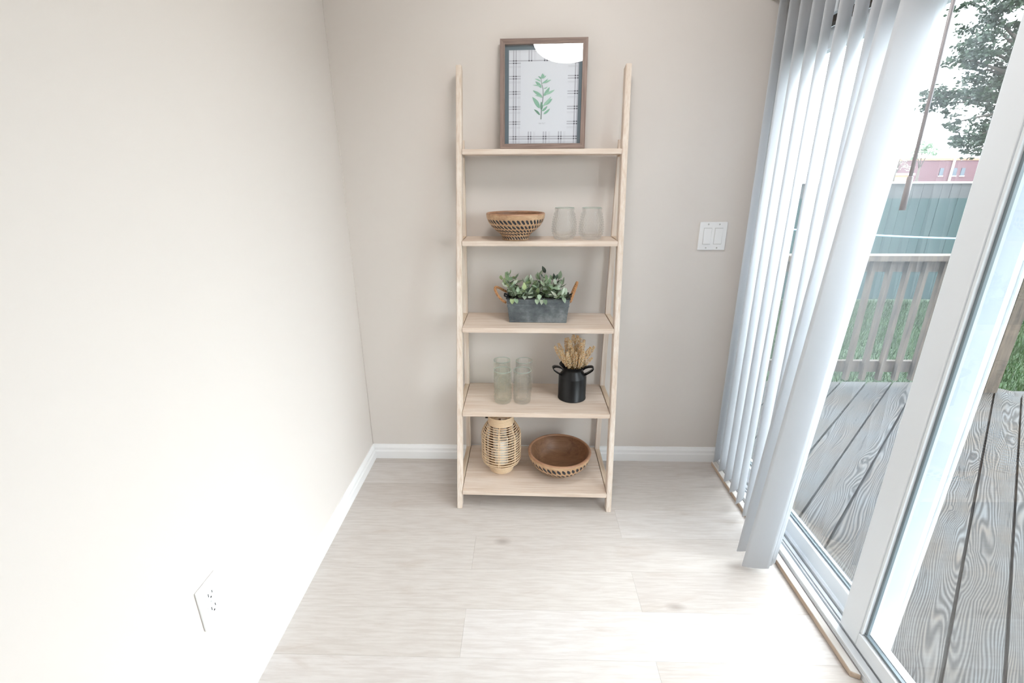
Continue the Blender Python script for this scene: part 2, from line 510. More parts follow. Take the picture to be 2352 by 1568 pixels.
floor = boxobj('floor', XL - 0.02, XR + 0.01, YF - 0.02, 0.0, -0.06, -0.0085, M_DARKSLOT)
tag(floor, 'pale whitewashed oak plank floor', 'floor', kind='structure')
rows = [0.0, -0.05]
while rows[-1] > YF: rows.append(rows[-1] - 0.1622)
for i in range(len(rows) - 1):
    y1, y0 = rows[i], max(rows[i + 1], YF)
    jx = -0.178 if i % 2 == 0 else 0.382
    cuts = [XL + 0.002] + [jx + k * 1.12 for k in range(-2, 3) if XL + 0.03 < jx + k * 1.12 < XR - 0.04] + [XR - 0.023]
    for a, b in zip(cuts[:-1], cuts[1:]):
        boxobj('floor_plank', a + 0.0002, b - 0.0002, y0 + 0.0002, y1 - 0.0002, -0.0083, 0.0, M_FLOOR, floor)

def base_profile(m, L, along):
    prof = [(0, 0), (0.014, 0), (0.014, 0.038), (0.011, 0.046), (0.011, 0.058), (0.007, 0.066), (0.004, 0.074), (0, 0.074)]
    n = len(prof); b = len(m.v)
    for (d, z) in prof: m.v.append((along[0], -d, z) if along[2] == 'x' else (XL + d, along[0], z))
    for (d, z) in prof: m.v.append((along[1], -d, z) if along[2] == 'x' else (XL + d, along[1], z))
    for i in range(n):
        j = (i + 1) % n; m.face([b + i, b + j, b + n + j, b + n + i])
    m.face([b + i for i in range(n)]); m.face([b + n + i for i in range(n)])
m = MB(); base_profile(m, 0, (XL, XR, 'x')); tag(m.build('baseboard_back', M_TRIM), 'white moulded baseboard along the back wall', 'baseboard', kind='structure')
m = MB(); base_profile(m, 0, (YF, -0.0145, 'y')); tag(m.build('baseboard_left', M_TRIM), 'white moulded baseboard along the left wall', 'baseboard', kind='structure')
m = MB().tube([(XL + 0.001, -0.001, 0.074), (XL + 0.001, -0.001, ZC)], 0.0022, 6)
tag(m.build('trim_2', M_WALL), 'thin caulk bead in the left wall corner', 'trim', kind='structure')

eave = boxobj('shading_eave', XO, XO + 0.55, YF - 0.6, 0.7, ZC + 0.06, ZC + 0.2, M_VINYL); tag(eave, 'added unseen white eave over the glass door, shading deck and upper wall', 'eave', kind='structure')  # unseen overhang added to shade the deck and cut high sky light

# ------------------------------------------------------------------ ceiling lamps
def dome_lamp(x, y, label):
    t = empty('ceiling_light', (x, y, ZC)); tag(t, label, 'ceiling light', 'flush ceiling lights')
    MB().lathe([(0.0, 0), (0.19, 0), (0.195, -0.006), (0.195, -0.022), (0.185, -0.026)], 48).build('lamp_base', M_VINYL, t)
    prof = [(0.185, -0.024)]
    for k in range(1, 11):
        a = k / 10 * pi / 2
        prof.append((max(0.0005, 0.185 * cos(a)), -0.024 - 0.075 * sin(a)))
    MB().lathe(prof, 48).build('diffuser', M_LAMP, t)
dome_lamp(0.165, -0.82, 'round flush dome ceiling light reflected in the picture glass')
dome_lamp(0.10, -3.0, 'added dome fill light on the unseen ceiling behind the camera')  # added unseen lamp that brightens the room from behind

# ------------------------------------------------------------------ sliding door
fr = empty('trim_1', (XR, -0.95, 0)); tag(fr, 'white vinyl frame and track of the sliding glass door', 'door frame', kind='structure')
def pw(name, x0, x1, y0, y1, z0, z1, mat, par, bev=0.0):
    L = par.location
    return boxobj(name, x0 - L.x, x1 - L.x, y0 - L.y, y1 - L.y, z0 - L.z, z1 - L.z, mat, par, bev)
pw('sill', 0.932, 1.055, DY0, DY1, 0.0, 0.016, M_VINYL, fr)
pw('sill_flange', 0.934, 0.956, DY0, DY1, 0.016, 0.028, M_VINYL, fr, 0.002)
pw('track_channel', 0.9562, 0.999, DY0, DY1, 0.016, 0.019, M_DARKSLOT, fr)  # dark floor colour stands in for shade between the ribs
pw('track_rib', 0.9608, 0.9638, DY0, DY1, 0.016, 0.031, M_VINYL, fr)
pw('track_rib', 0.9702, 0.9818, DY0, DY1, 0.016, 0.031, M_VINYL, fr)
pw('track_rib', 0.9885, 0.9995, DY0, DY1, 0.016, 0.037, M_VINYL, fr)
pw('sill_step', 1.041, 1.0545, DY0, DY1, 0.016, 0.022, M_VINYL, fr)
pw('track_rib', 1.0445, 1.0475, DY0, DY1, 0.022, 0.029, M_VINYL, fr)
pw('jamb', 0.945, 1.055, DY1 - 0.03, DY1, 0.016, DZ, M_VINYL, fr)
pw('jamb', 0.945, 1.055, DY0, DY0 + 0.03, 0.016, DZ, M_VINYL, fr)
pw('head', 0.957, 1.055, DY0 + 0.03, DY1 - 0.03, 1.785, DZ, M_VINYL, fr)
pw('head_track', 0.975, 1.0, DY0 + 0.03, DY1 - 0.03, 1.765, 1.785, M_DARKMETAL, fr)

# near panel (slides)
d1 = empty('door_1', (0.97, -1.36, 0.03)); tag(d1, 'white framed sliding glass panel nearest the camera', 'door', kind='structure')
NX0, NX1, NYa, NYb = 0.957, 0.989, -0.914, -1.83
pw('stile', NX0, NX1, NYa - 0.070, NYa, 0.032, 1.765, M_VINYL, d1, 0.003)
pw('stile', NX0, NX1, NYb, NYb + 0.07, 0.032, 1.765, M_VINYL, d1, 0.003)
pw('bottom_rail', NX0, NX1, NYb + 0.07, NYa - 0.0702, 0.032, 0.078, M_VINYL, d1, 0.002)
pw('top_rail', NX0, NX1, NYb + 0.07, NYa - 0.0702, 1.70, 1.765, M_VINYL, d1, 0.002)
pw('glazing_bead', NX0 + 0.003, NX0 + 0.02, NYa - 0.078, NYa - 0.0702, 0.078, 1.70, M_VINYL, d1, 0.002)
pw('gasket', NX0 + 0.012, NX0 + 0.019, NYa - 0.085, NYa - 0.078, 0.078, 1.70, M_GASKET, d1)
pw('gasket', NX0 + 0.010, NX0 + 0.019, NYb + 0.07, NYa - 0.0702, 0.078, 0.086, M_GASKET, d1)
pw('glazing_bead', NX0 + 0.021, NX0 + 0.030, NYb + 0.07, NYa - 0.0702, 0.078, 0.088, M_VINYL, d1)
pw('pane', NX0 + 0.0185, NX0 + 0.0225, NYb + 0.066, NYa - 0.066, 0.074, 1.704, M_PANE, d1)
# far panel (fixed)
d2 = empty('door_2', (1.02, -0.5, 0.03)); tag(d2, 'white framed fixed glass panel behind the blinds', 'door', kind='structure')
FX0, FX1, FYa, FYb = 1.001, 1.037, -0.052, -1.04
m = MB()
L = d2.location
# interlocking stile: flat face, a rounded nose and a fin
prof = [(1.0375, -1.000), (1.0225, -0.9985), (1.0215, -0.960), (1.0160, -0.953), (1.0050, -0.925), (1.0060, -0.916), (1.0150, -0.912), (1.0375, -0.912)]
m.prism([(x - L.x, y - L.y) for x, y in prof], 0.034 - L.z, 1.765 - L.z); m.build('stile', M_VINYL, d2)
pw('stile_fin', 1.0345, 1.0400, -1.0060, -1.0002, 0.034, 1.765, M_VINYL, d2)
pw('stile', FX0, FX1, FYa - 0.07, FYa, 0.034, 1.765, M_VINYL, d2, 0.003)
pw('bottom_rail', FX0, FX1, -0.9118, FYa - 0.0702, 0.034, 0.092, M_VINYL, d2, 0.003)
pw('top_rail', FX0, FX1, -0.9118, FYa - 0.0702, 1.70, 1.765, M_VINYL, d2, 0.003)
pw('gasket', FX0 + 0.012, FX0 + 0.018, -0.9118, FYa - 0.0702, 0.092, 0.099, M_GASKET, d2)
pw('glazing_bead', FX0 + 0.022, FX0 + 0.030, -0.9118, FYa - 0.0702, 0.092, 0.104, M_VINYL, d2)
pw('bumper', 1.0035, 1.0150, -0.968, -0.952, 0.034, 0.042, M_GASKET, d2)
pw('pane', FX0 + 0.0175, FX0 + 0.0215, -0.916, FYa - 0.066, 0.088, 1.704, M_PANE, d2)

# loose wood strip in front of the sill
m = MB()
y0, y1 = -1.062, -0.035
m.hexa([(0.9035, y0 + 0.008, 0.0), (0.9275, y0 - 0.002, 0.0), (0.9315, y1, 0.0), (0.9035, y1, 0.0),
        (0.9050, y0 + 0.012, 0.017), (0.9275, y0, 0.017), (0.9300, y1, 0.017), (0.9050, y1, 0.017)])
m.mi[1] = 1
o = m.build('wood_strip', [M_STRIP, M_STRIPTOP])
bv = o.modifiers.new('b', 'BEVEL'); bv.width = 0.003; bv.segments = 2
tag(o, 'bare scuffed wood strip lying on the floor against the door sill', 'wood strip')

# ------------------------------------------------------------------ vertical blind
vb = empty('vertical_blind', (0.89, -0.9, 1.90)); tag(vb, 'white vertical blind gathered at the far end of the glass door', 'blind')
pw('headrail', 0.862, 0.918, DY0, -0.012, 1.90, 1.945, M_VINYL, vb, 0.003)
def vane(xb, yb, zb, xt, yt, zt, ang, w=0.089, sag=0.009, th=0.0009):
    """xb,yb: room-side tip at the bottom; ang: direction of the chord from the tip, degrees from +x"""
    a = radians(ang); dx, dy = cos(a), sin(a); nx, ny = sin(a), -cos(a)
    m = MB(); n = 9; rows_ = 2
    L = vb.location
    front = []; back = []
    for (x, y, z) in ((xb, yb, zb), (xt, yt, zt)):
        fr_, bk = [], []
        for i in range(n):
            u = i / (n - 1); s_ = sag * (1 - (2 * u - 1) ** 2)
            px = x + dx * w * u + nx * s_; py = y + dy * w * u + ny * s_
            fr_.append((px - L.x, py - L.y, z - L.z)); bk.append((px - nx * th - L.x, py - ny * th - L.y, z - L.z))
        front.append(fr_); back.append(bk)
    b = len(m.v)
    for row in front + back: m.v += row
    F0, F1, B0, B1 = 0, n, 2 * n, 3 * n
    for i in range(n - 1):
        m.face([F0 + i, F0 + i + 1, F1 + i + 1, F1 + i], 0, True)
        m.face([B0 + i + 1, B0 + i, B1 + i, B1 + i + 1], 0, True)
        m.face([F0 + i + 1, F0 + i, B0 + i, B0 + i + 1]); m.face([F1 + i, F1 + i + 1, B1 + i + 1, B1 + i])
    m.face([F0, F1, B1, B0]); m.face([F0 + n - 1, B0 + n - 1, B1 + n - 1, F1 + n - 1])
    return m.build('vane', M_VANE, vb)
for k in range(7):
    vane(0.896 - 0.006 * k, -0.075 - 0.0755 * k, 0.038, 0.882, -0.055 - 0.0735 * k, 1.898, (44, 40, 39, 38, 45, 37, 37)[k])
vane(0.838, -0.590, 0.036, 0.890, -0.560, 1.898, 30, sag=0.010)
vane(0.772, -0.628, 0.030, 0.905, -0.590, 1.898, 12, sag=0.006)
vane(0.7655, -0.687, 0.022, 0.884, -0.690, 1.898, -7, sag=0.005)
vane(0.7855, -0.668, 0.021, 0.900, -0.674, 1.898, -9, sag=0.012)
vane(0.8000, -0.655, 0.022, 0.912, -0.660, 1.898, -12, sag=0.012)
L = vb.location
MB().tube([(0.900 - L.x, -0.816 - L.y, 1.30 - L.z), (0.901 - L.x, -0.812 - L.y, 1.5 - L.z), (0.900 - L.x, -0.802 - L.y, 1.90 - L.z)], 0.0042, 8).build('wand', M_WAND, vb)
MB().tube([(0.900 - L.x, -0.817 - L.y, 1.226 - L.z), (0.900 - L.x, -0.816 - L.y, 1.30 - L.z), (0.900 - L.x, -0.816 - L.y, 1.304 - L.z)], [0.0068, 0.0060, 0.003], 10).build('wand_grip', M_WAND, vb)

# ------------------------------------------------------------------ switch and outlet
sw = empty('light_switch', (0.7785, 0, 1.0735)); tag(sw, 'white double rocker light switch plate on the back wall', 'light switch')
boxobj('plate', -0.0565, 0.0565, -0.006, 0, -0.057, 0.057, M_PLASTIC, sw, 0.0025)
for sx, flip in ((-0.0225, 1), (0.0225, -1)):
    boxobj('rocker_frame', sx - 0.0165, sx + 0.0165, -0.0068, -0.0055, -0.0335, 0.0335, M_SCREW, sw)
    m = MB(); d0, d1_ = (0.0105, 0.0075) if flip > 0 else (0.0075, 0.0105)
    m.hexa([(sx - 0.0150, -d0, -0.031), (sx + 0.0150, -d0, -0.031), (sx + 0.0150, -0.006, -0.031), (sx - 0.0150, -0.006, -0.031),
            (sx - 0.0150, -d1_, 0.031), (sx + 0.0150, -d1_, 0.031), (sx + 0.0150, -0.006, 0.031), (sx - 0.0150, -0.006, 0.031)])
    m.build('rocker', M_PLASTIC, sw)
    for sz in (-0.0475, 0.0475):
        MB().lathe([(0.0001, 0), (0.003, 0), (0.003, 0.001)], 12).build('screw', M_SCREW, sw, (sx, -0.0062, sz), (radians(90), 0, 0))
ol = empty('wall_outlet', (XL, -1.172, 0.366)); tag(ol, 'white duplex power outlet low on the left wall', 'outlet')
boxobj('plate', 0, 0.006, -0.035, 0.035, -0.0565, 0.0565, M_PLASTIC, ol, 0.0025)
for sz in (-0.0195, 0.0195):
    f_ = boxobj('receptacle', 0.005, 0.0075, -0.0165, 0.0165, sz - 0.0145, sz + 0.0145, M_PLASTIC, ol, 0.001)
    for sy, h in ((-0.0065, 0.0045), (0.0065, 0.0035)):
        boxobj('slot', 0.0074, 0.0078, sy - 0.001, sy + 0.001, sz + 0.002 - h, sz + 0.002 + h, M_DARKSLOT, f_)
    MB().lathe([(0.0001, 0), (0.0024, 0)], 12).build('ground_hole', M_DARKSLOT, f_, (0.0078, 0, sz - 0.008), (0, radians(90), 0))
MB().lathe([(0.0001, 0.0006), (0.003, 0), (0.003, -0.001)], 12).build('screw', M_SCREW, ol, (0.0064, 0, 0), (0, radians(90), 0))

# ------------------------------------------------------------------ ladder shelf
ls = empty('ladder_shelf', (0.046, -0.19, 0)); tag(ls, 'whitewashed wooden ladder shelf with five shelves leaning on the back wall', 'shelf')
LX, LY = 0.046, -0.19
def rack(z): return 0.0215 * z / 1.69          # the unit racks slightly to the right
def yfront(z): return -0.385 + 0.19 * z
def yaw(x): return -0.011 * (x / 0.6)           # right side a little nearer
LI, LO, RI, RO = -0.251, -0.272, 0.344, 0.365
def P(x, y, z): return (x + rack(z) - LX, y + yaw(x) * (1 - min(z, 1.6) / 1.75) - LY, z)
def front_leg(x0, x1):
    m = MB(); d = 0.040; z1 = 1.692
    bm = bmesh.new()
    pts = []
    for z in (0.0, z1):
        yf = yfront(z)
        zz = z
        for (x, y) in ((x0, yf), (x1, yf), (x1, yf + d), (x0, yf + d)):
            pts.append(P(x, y, zz if z == 0 else zz - (0.010 if y > yf else 0)))
    vs = [bm.verts.new(p) for p in pts]
    for q in ((0, 3, 2, 1), (4, 5, 6, 7), (0, 1, 5, 4), (1, 2, 6, 5), (2, 3, 7, 6), (3, 0, 4, 7)): bm.faces.new([vs[i] for i in q])
    bm.edges.ensure_lookup_table()
    bmesh.ops.bevel(bm, geom=list(bm.edges), offset=0.0022, segments=2, affect='EDGES')
    top = max(v.co.z for v in bm.verts)
    m.frombm(bm); bm.free()
    m.build('front_leg', M_WZ, ls)
front_leg(LO, LI); front_leg(RI, RO)
for (x0, x1) in ((LO, LI), (RI, RO)):
    m = MB()
    zt = 1.44
    m.hexa([P(x0, -0.036, 0), P(x1, -0.036, 0), P(x1, -0.016, 0), P(x0, -0.016, 0), P(x0, -0.036, zt), P(x1, -0.036, zt), P(x1, -0.016, zt), P(x0, -0.016, zt)])
    m.build('rear_leg', M_WZ, ls)
SH = [1.404, 1.075, 0.747, 0.411, 0.081]
TH = 0.0195
for z in SH:
    yf = yfront(z) - 0.004; yb = -0.018
    bm = bmesh.new()
    pts = [P(LI + 0.0012, yf, z - TH), P(RI - 0.0012, yf, z - TH), P(RI - 0.0012, yb, z - TH), P(LI + 0.0012, yb, z - TH),
           P(LI + 0.0012, yf, z), P(RI - 0.0012, yf, z), P(RI - 0.0012, yb, z), P(LI + 0.0012, yb, z)]
    vs = [bm.verts.new(p) for p in pts]
    for q in ((0, 3, 2, 1), (4, 5, 6, 7), (0, 1, 5, 4), (1, 2, 6, 5), (2, 3, 7, 6), (3, 0, 4, 7)): bm.faces.new([vs[i] for i in q])
    bmesh.ops.bevel(bm, geom=list(bm.edges), offset=0.0018, segments=2, affect='EDGES')
    m = MB(); m.frombm(bm); bm.free()
    m.build('shelf_board', M_WX, ls)
    for (x0, x1) in ((LO + 0.001, LI - 0.0006), (RI + 0.0006, RO - 0.001)):
        m = MB(); ya = yfront(z) + 0.0385; yb2 = -0.036
        if yb2 - ya > 0.01:
            m.hexa([P(x0, ya, z - 0.026), P(x1, ya, z - 0.026), P(x1, yb2, z - 0.026), P(x0, yb2, z - 0.026), P(x0, ya, z + 0.002), P(x1, ya, z + 0.002), P(x1, yb2, z + 0.002), P(x0, yb2, z + 0.002)])
            m.build('side_rail', M_WY, ls)

# ------------------------------------------------------------------ framed print
FW, FH, FD = 0.318, 0.374, 0.020
pf = empty('picture_frame', (0.068, -0.066, 1.4048), (radians(-7.0), 0, radians(-2.2)))
tag(pf, 'brown framed plaid print with a green sprig on the top shelf', 'picture frame')
# local: x across, z up, y: front face at -FD, back at 0  (bottom at origin)
b_ = 0.0175
def frame_member(pts_o, pts_i, mat):
    m = MB()
    (ax, az), (bx, bz) = pts_o; (cx_, cz_), (dx_, dz_) = pts_i
    # o: outer edge a->b, i: inner edge c->d
    m.hexa([(ax, -FD, az), (bx, -FD, bz), (bx, 0, bz), (ax, 0, az), (cx_, -FD + 0.002, cz_), (dx_, -FD + 0.002, dz_), (dx_, 0, dz_), (cx_, 0, cz_)])
    m.build('frame_rail', mat, pf)
h = FW / 2; e_ = 0.0002
frame_member(((-h, 0), (h, 0)), ((-h + b_, b_), (h - b_, b_)), M_FRAMEX)
frame_member(((h, FH), (-h, FH)), ((h - b_, FH - b_), (-h + b_, FH - b_)), M_FRAMEX)
frame_member(((-h, FH), (-h, 0)), ((-h + b_, FH - b_), (-h + b_, b_)), M_FRAME)
frame_member(((h, 0), (h, FH)), ((h - b_, b_), (h - b_, FH - b_)), M_FRAME)
boxobj('backing', -h + b_ - 0.003, h - b_ + 0.003, -0.006, -0.002, b_ - 0.003, FH - b_ + 0.003, M_SLATE, pf)
boxobj('pane', -h + b_ - 0.002, h - b_ + 0.002, -0.0165, -0.0150, b_ - 0.002, FH - b_ + 0.002, M_PICGLASS, pf)
PX0, PX1, PZ0, PZ1 = -h + 0.101 * FW, -h + 0.906 * FW, 0.053 * FH, 0.908 * FH
paper = boxobj('print', PX0, PX1, -0.0085, -0.0065, PZ0, PZ1, M_PAPER, pf)
def pu(x): return PX0 + (x - 228) / 912.0 * (PX1 - PX0)
def pz(y): return PZ0 + (1440 - y) / 1215.0 * (PZ1 - PZ0)
m = MB(); YI = -0.0086
def q_(m, x0, x1, y0, y1, k, lift=0.0):
    b = len(m.v); Y = YI - lift
    m.v += [(pu(x0), Y, pz(y1)), (pu(x1), Y, pz(y1)), (pu(x1), Y, pz(y0)), (pu(x0), Y, pz(y0))]
    m.face([b, b + 1, b + 2, b + 3], k)
def clipped(x0, x1, y0, y1, k, lift):
    # leave the white centre free
    cx0, cx1, cy0, cy1 = 384, 1000, 372, 1280
    x0, x1, y0, y1 = max(x0, 229), min(x1, 1139), max(y0, 226), min(y1, 1439)
    if x1 <= x0 or y1 <= y0: return
    if x1 - x0 < y1 - y0:      # vertical line
        xm = (x0 + x1) / 2
        if cx0 < xm < cx1:
            if y0 < cy0: q_(m, x0, x1, y0, min(y1, cy0), k, lift)
            if y1 > cy1: q_(m, x0, x1, max(y0, cy1), y1, k, lift)
        else: q_(m, x0, x1, y0, y1, k, lift)
    else:
        ym = (y0 + y1) / 2
        if cy0 < ym < cy1:
            if x0 < cx0: q_(m, x0, min(x1, cx0), y0, y1, k, lift)
            if x1 > cx1: q_(m, max(x0, cx1), x1, y0, y1, k, lift)
        else: q_(m, x0, x1, y0, y1, k, lift)
VX = [290 + 202 * i for i in range(5)]; HY = [360 + 197.5 * i for i in range(-1, 6)]
for x in VX:
    for d, w, k in ((0, 16, 1), (32, 16, 1), (69, 6, 2), (85, 5, 2)): clipped(x + d - w / 2, x + d + w / 2, 226, 1440, k, 0.00005 + 0.00001 * d / 32)
for y in HY:
    for d, w, k in ((0, 14, 1), (31, 14, 1), (70, 6, 2), (84, 5, 2)): clipped(228, 1140, y + d - w / 2, y + d + w / 2, k, 0.0001 + 0.00001 * d / 32)
for x in VX:
    for y in HY:
        for dx, wx in ((0, 17), (32, 17), (69, 7), (85, 6)):
            for dy, wy in ((0, 15), (31, 15), (70, 7), (84, 6)):
                X, Y = x + dx, y + dy
                if 384 < X < 1000 and 372 < Y < 1280: continue
                if X > 1132 or Y < 232 or Y > 1432: continue
                dark = dx < 50 and dy < 50
                q_(m, X - wx / 2, X + wx / 2, Y - wy / 2, Y + wy / 2, 0 if dark else 1, 0.0002)
m.build('plaid_border', [M_INKD, M_INKM, M_INKL], paper)
stem_pts = [(658, 1120), (660, 1040), (662, 960), (676, 890), (684, 800), (680, 730), (664, 670), (652, 600), (655, 555)]
def ribbon(pts, w0, w1, lift):
    m = MB()
    n = len(pts)
    for i, (x, y) in enumerate(pts):
        a = pts[max(i - 1, 0)]; c = pts[min(i + 1, n - 1)]
        dx, dy = c[0] - a[0], c[1] - a[1]; l_ = math.hypot(dx, dy); w = w0 + (w1 - w0) * i / (n - 1)
        nx, ny = -dy / l_ * w, dx / l_ * w
        m.v += [(pu(x + nx), YI - lift, pz(y + ny)), (pu(x - nx), YI - lift, pz(y - ny))]
    for i in range(n - 1): m.face([2 * i, 2 * i + 1, 2 * i + 3, 2 * i + 2])
    return m
ribbon(stem_pts, 6, 2.5, 0.0003).build('sprig_stem', M_SPRIGSTEM, paper)
SPR = [((645, 1065), (562, 985), 14, 2), ((690, 1052), (775, 978), 15, 0), ((668, 1012), (742, 945), 15, 0), ((662, 1000), (655, 885), 18, 2), ((640, 975), (540, 825), 26, 0),
       ((690, 930), (805, 850), 24, 0), ((680, 950), (790, 820), 16, 1), ((675, 838), (545, 740), 20, 0), ((672, 832), (572, 805), 9, 1), ((690, 815), (765, 700), 22, 0), ((705, 795), (835, 735), 16, 1),
       ((685, 720), (740, 695), 8, 1), ((660, 710), (575, 625), 20, 0), ((655, 690), (545, 672), 8, 1), ((672, 645), (785, 605), 13, 1), ((662, 655), (745, 590), 9, 0),
       ((650, 628), (568, 592), 10, 1), ((655, 600), (612, 560), 9, 0), ((658, 585), (720, 552), 12, 1), ((655, 580), (672, 525), 16, 0), ((660, 590), (690, 535), 12, 0)]
for i, (a, t, w, k) in enumerate(SPR):
    m = MB(); dx, dy = t[0] - a[0], t[1] - a[1]; l_ = math.hypot(dx, dy); nx, ny = -dy / l_, dx / l_
    n = 8; up_, dn = [], []
    for j in range(n + 1):
        u = j / n; ww = w * sin(pi * u ** 0.8) ** 0.8 * (1 if 0 < j < n else 0.0)
        bow = 5 * sin(pi * u)
        x, y = a[0] + dx * u + nx * bow, a[1] + dy * u + ny * bow
        up_.append((pu(x + nx * ww), YI - 0.0004 - 0.00001 * i, pz(y + ny * ww))); dn.append((pu(x - nx * ww), YI - 0.0004 - 0.00001 * i, pz(y - ny * ww)))
    m.v = up_ + dn
    for j in range(n): m.face([j, j + 1, n + 2 + j, n + 1 + j])
    m.build('sprig_leaf', M_SPRIG[k], paper)
tc = bpy.data.curves.new('caption', 'FONT'); tc.body = 'Sage Fig 2'; tc.size = 1.0; tc.shear = 0.3; tc.align_x = 'CENTER'
to = bpy.data.objects.new('caption', tc); COL.objects.link(to)
dg = bpy.context.evaluated_depsgraph_get()
tme = bpy.data.meshes.new_from_object(to.evaluated_get(dg))
bpy.data.objects.remove(to, do_unlink=True)
sc_ = 0.0062
for v in tme.vertices: v.co = Vector((pu(668) + v.co.x * sc_, YI - 0.0003, pz(1178) + v.co.y * sc_))
tme.materials.clear(); tme.materials.append(M_INKT)
link('caption', tme, paper)

# ------------------------------------------------------------------ carved bowls
def carved_bowl(name, loc, prof_out, prof_in, rim_r, rows_n, label, rz=0.0, notch_rows=()):
    """prof: list of (r,z).  notch_rows: (t0,t1,count,phase,slant) along the outside profile (0..1)."""
    t = empty(name, loc, (0, 0, rz)); tag(t, label, 'bowl', 'carved wooden bowls')
    def resample(pr, n):
        ls_ = [0]
        for a, b in zip(pr[:-1], pr[1:]): ls_.append(ls_[-1] + math.hypot(b[0] - a[0], b[1] - a[1]))
        out = []
        for i in range(n + 1):
            d = ls_[-1] * i / n; k = 0
            while k < len(ls_) - 2 and ls_[k + 1] < d: k += 1
            u = (d - ls_[k]) / max(1e-9, ls_[k + 1] - ls_[k])
            out.append((pr[k][0] + (pr[k + 1][0] - pr[k][0]) * u, pr[k][1] + (pr[k + 1][1] - pr[k][1]) * u))
        return out
    seg = 360; N = 64
    po = resample(prof_out, N)
    def mask(u, a):
        best = 0
        for (t0, t1, cnt, ph, sl) in notch_rows:
            if t0 - 0.02 <= u <= t1 + 0.02:
                c = (t0 + t1) / 2; hl = (t1 - t0) / 2
                s = (u - c) / hl
                w = ((a / (2 * pi)) * cnt + ph + s * sl) % 1.0 - 0.5
                d = (w / 0.34) ** 2 + s * s
                if d < 1: best = max(best, sqrt(1 - d))
        return best
    m = MB(); mk = []
    for i, (r, z) in enumerate(po):
        row = []
        for k in range(seg):
            a = 2 * pi * k / seg
            q = mask(i / N, a) if notch_rows else 0
            row.append(q)
            rr = r - 0.0022 * q
            m.v.append((rr * cos(a), rr * sin(a), z))
        mk.append(row)
    for i in range(N):
        for k in range(seg):
            k2 = (k + 1) % seg
            mm = (mk[i][k] + mk[i + 1][k] + mk[i][k2] + mk[i + 1][k2]) / 4
            m.face([i * seg + k, i * seg + k2, (i + 1) * seg + k2, (i + 1) * seg + k], 1 if mm > 0.3 else 0, True)
    # foot disc
    b = len(m.v); m.v.append((0, 0, po[0][1]))
    for k in range(seg): m.face([b, k, (k + 1) % seg], 0)
    body = m.build('bowl_body', [M_BOWL_OUT, M_NOTCH], t)
    # rim and inside
    ro, zo = prof_out[-1]; ri, zi = prof_in[0]
    MB().lathe([(ro, zo), (ro - 0.0015, zo + 0.003), ((ro + ri) / 2, zo + 0.0045), (ri + 0.001, zo + 0.003), (ri, zi)], 96).build('bowl_rim', M_BOWL_RIM, t)
    pi_ = resample(prof_in, 24)
    MB().lathe(pi_, 96).build('bowl_inside', M_BOWL_IN, t)
    return t
# small footed bowl, second shelf
po = [(0.052, 0.0), (0.0535, 0.004), (0.053, 0.012), (0.060, 0.022), (0.078, 0.036), (0.094, 0.051), (0.1055, 0.068), (0.112, 0.084), (0.1135, 0.097)]
pin = [(0.1075, 0.097), (0.106, 0.084), (0.098, 0.064), (0.085, 0.046), (0.066, 0.032), (0.040, 0.023), (0.0005, 0.021)]
carved_bowl('carved_bowl', (-0.032, -0.1245, 1.0752), po, pin, 0, 0, 'footed carved bowl beside two squat glasses on the second shelf', 0.3,
            [(0.03, 0.15, 30, 0.2, 0.45), (0.18, 0.31, 32, 0.0, 0.5), (0.34, 0.47, 36, 0.5, 0.45), (0.50, 0.66, 38, 0.1, 0.4), (0.69, 0.86, 40, 0.6, 0.35)])
# wide bowl, bottom shelf
po2 = [(0.058, 0.0), (0.066, 0.002), (0.082, 0.010), (0.102, 0.026), (0.120, 0.046), (0.131, 0.066), (0.1365, 0.084), (0.138, 0.094)]
pin2 = [(0.126, 0.094), (0.124, 0.080), (0.116, 0.058), (0.104, 0.036), (0.090, 0.024), (0.070, 0.0185), (0.0005, 0.017)]
carved_bowl('carved_bowl', (0.161, -0.205, 0.0812), po2, pin2, 0, 0, 'wide brown carved bowl on the bottom shelf next to the rattan lantern', 0.0,
            [(0.14, 0.36, 36, 0.2, 0.45), (0.40, 0.62, 38, 0.5, 0.4), (0.66, 0.90, 40, 0.0, 0.35)])

# ------------------------------------------------------------------ glasses
def bumpy_lathe(out, inn, seg, bumps, z0, z1, mat, name, t):
    """glass wall with raised knobs pressed into the outside; bumps(z, a) -> height"""
    m = MB(); prof = []
    for (a, b) in zip(out[:-1], out[1:]):
        n = max(1, int(math.hypot(b[0] - a[0], b[1] - a[1]) / 0.0013)) if z0 < (a[1] + b[1]) / 2 < z1 else 1
        for i in range(n): prof.append((a[0] + (b[0] - a[0]) * i / n, a[1] + (b[1] - a[1]) * i / n))
    prof.append(out[-1]); prof += inn; no = len(prof) - len(inn)
    for i, (r, z) in enumerate(prof):
        for k in range(seg):
            a = 2 * pi * k / seg
            rr = r + (bumps(z, a) if (i < no and z0 < z < z1) else 0)
            m.v.append((rr * cos(a), rr * sin(a), z))
    for i in range(len(prof) - 1):
        for k in range(seg):
            k2 = (k + 1) % seg
            m.face([i * seg + k, i * seg + k2, (i + 1) * seg + k2, (i + 1) * seg + k], 0, True)
    m.build(name, mat, t)
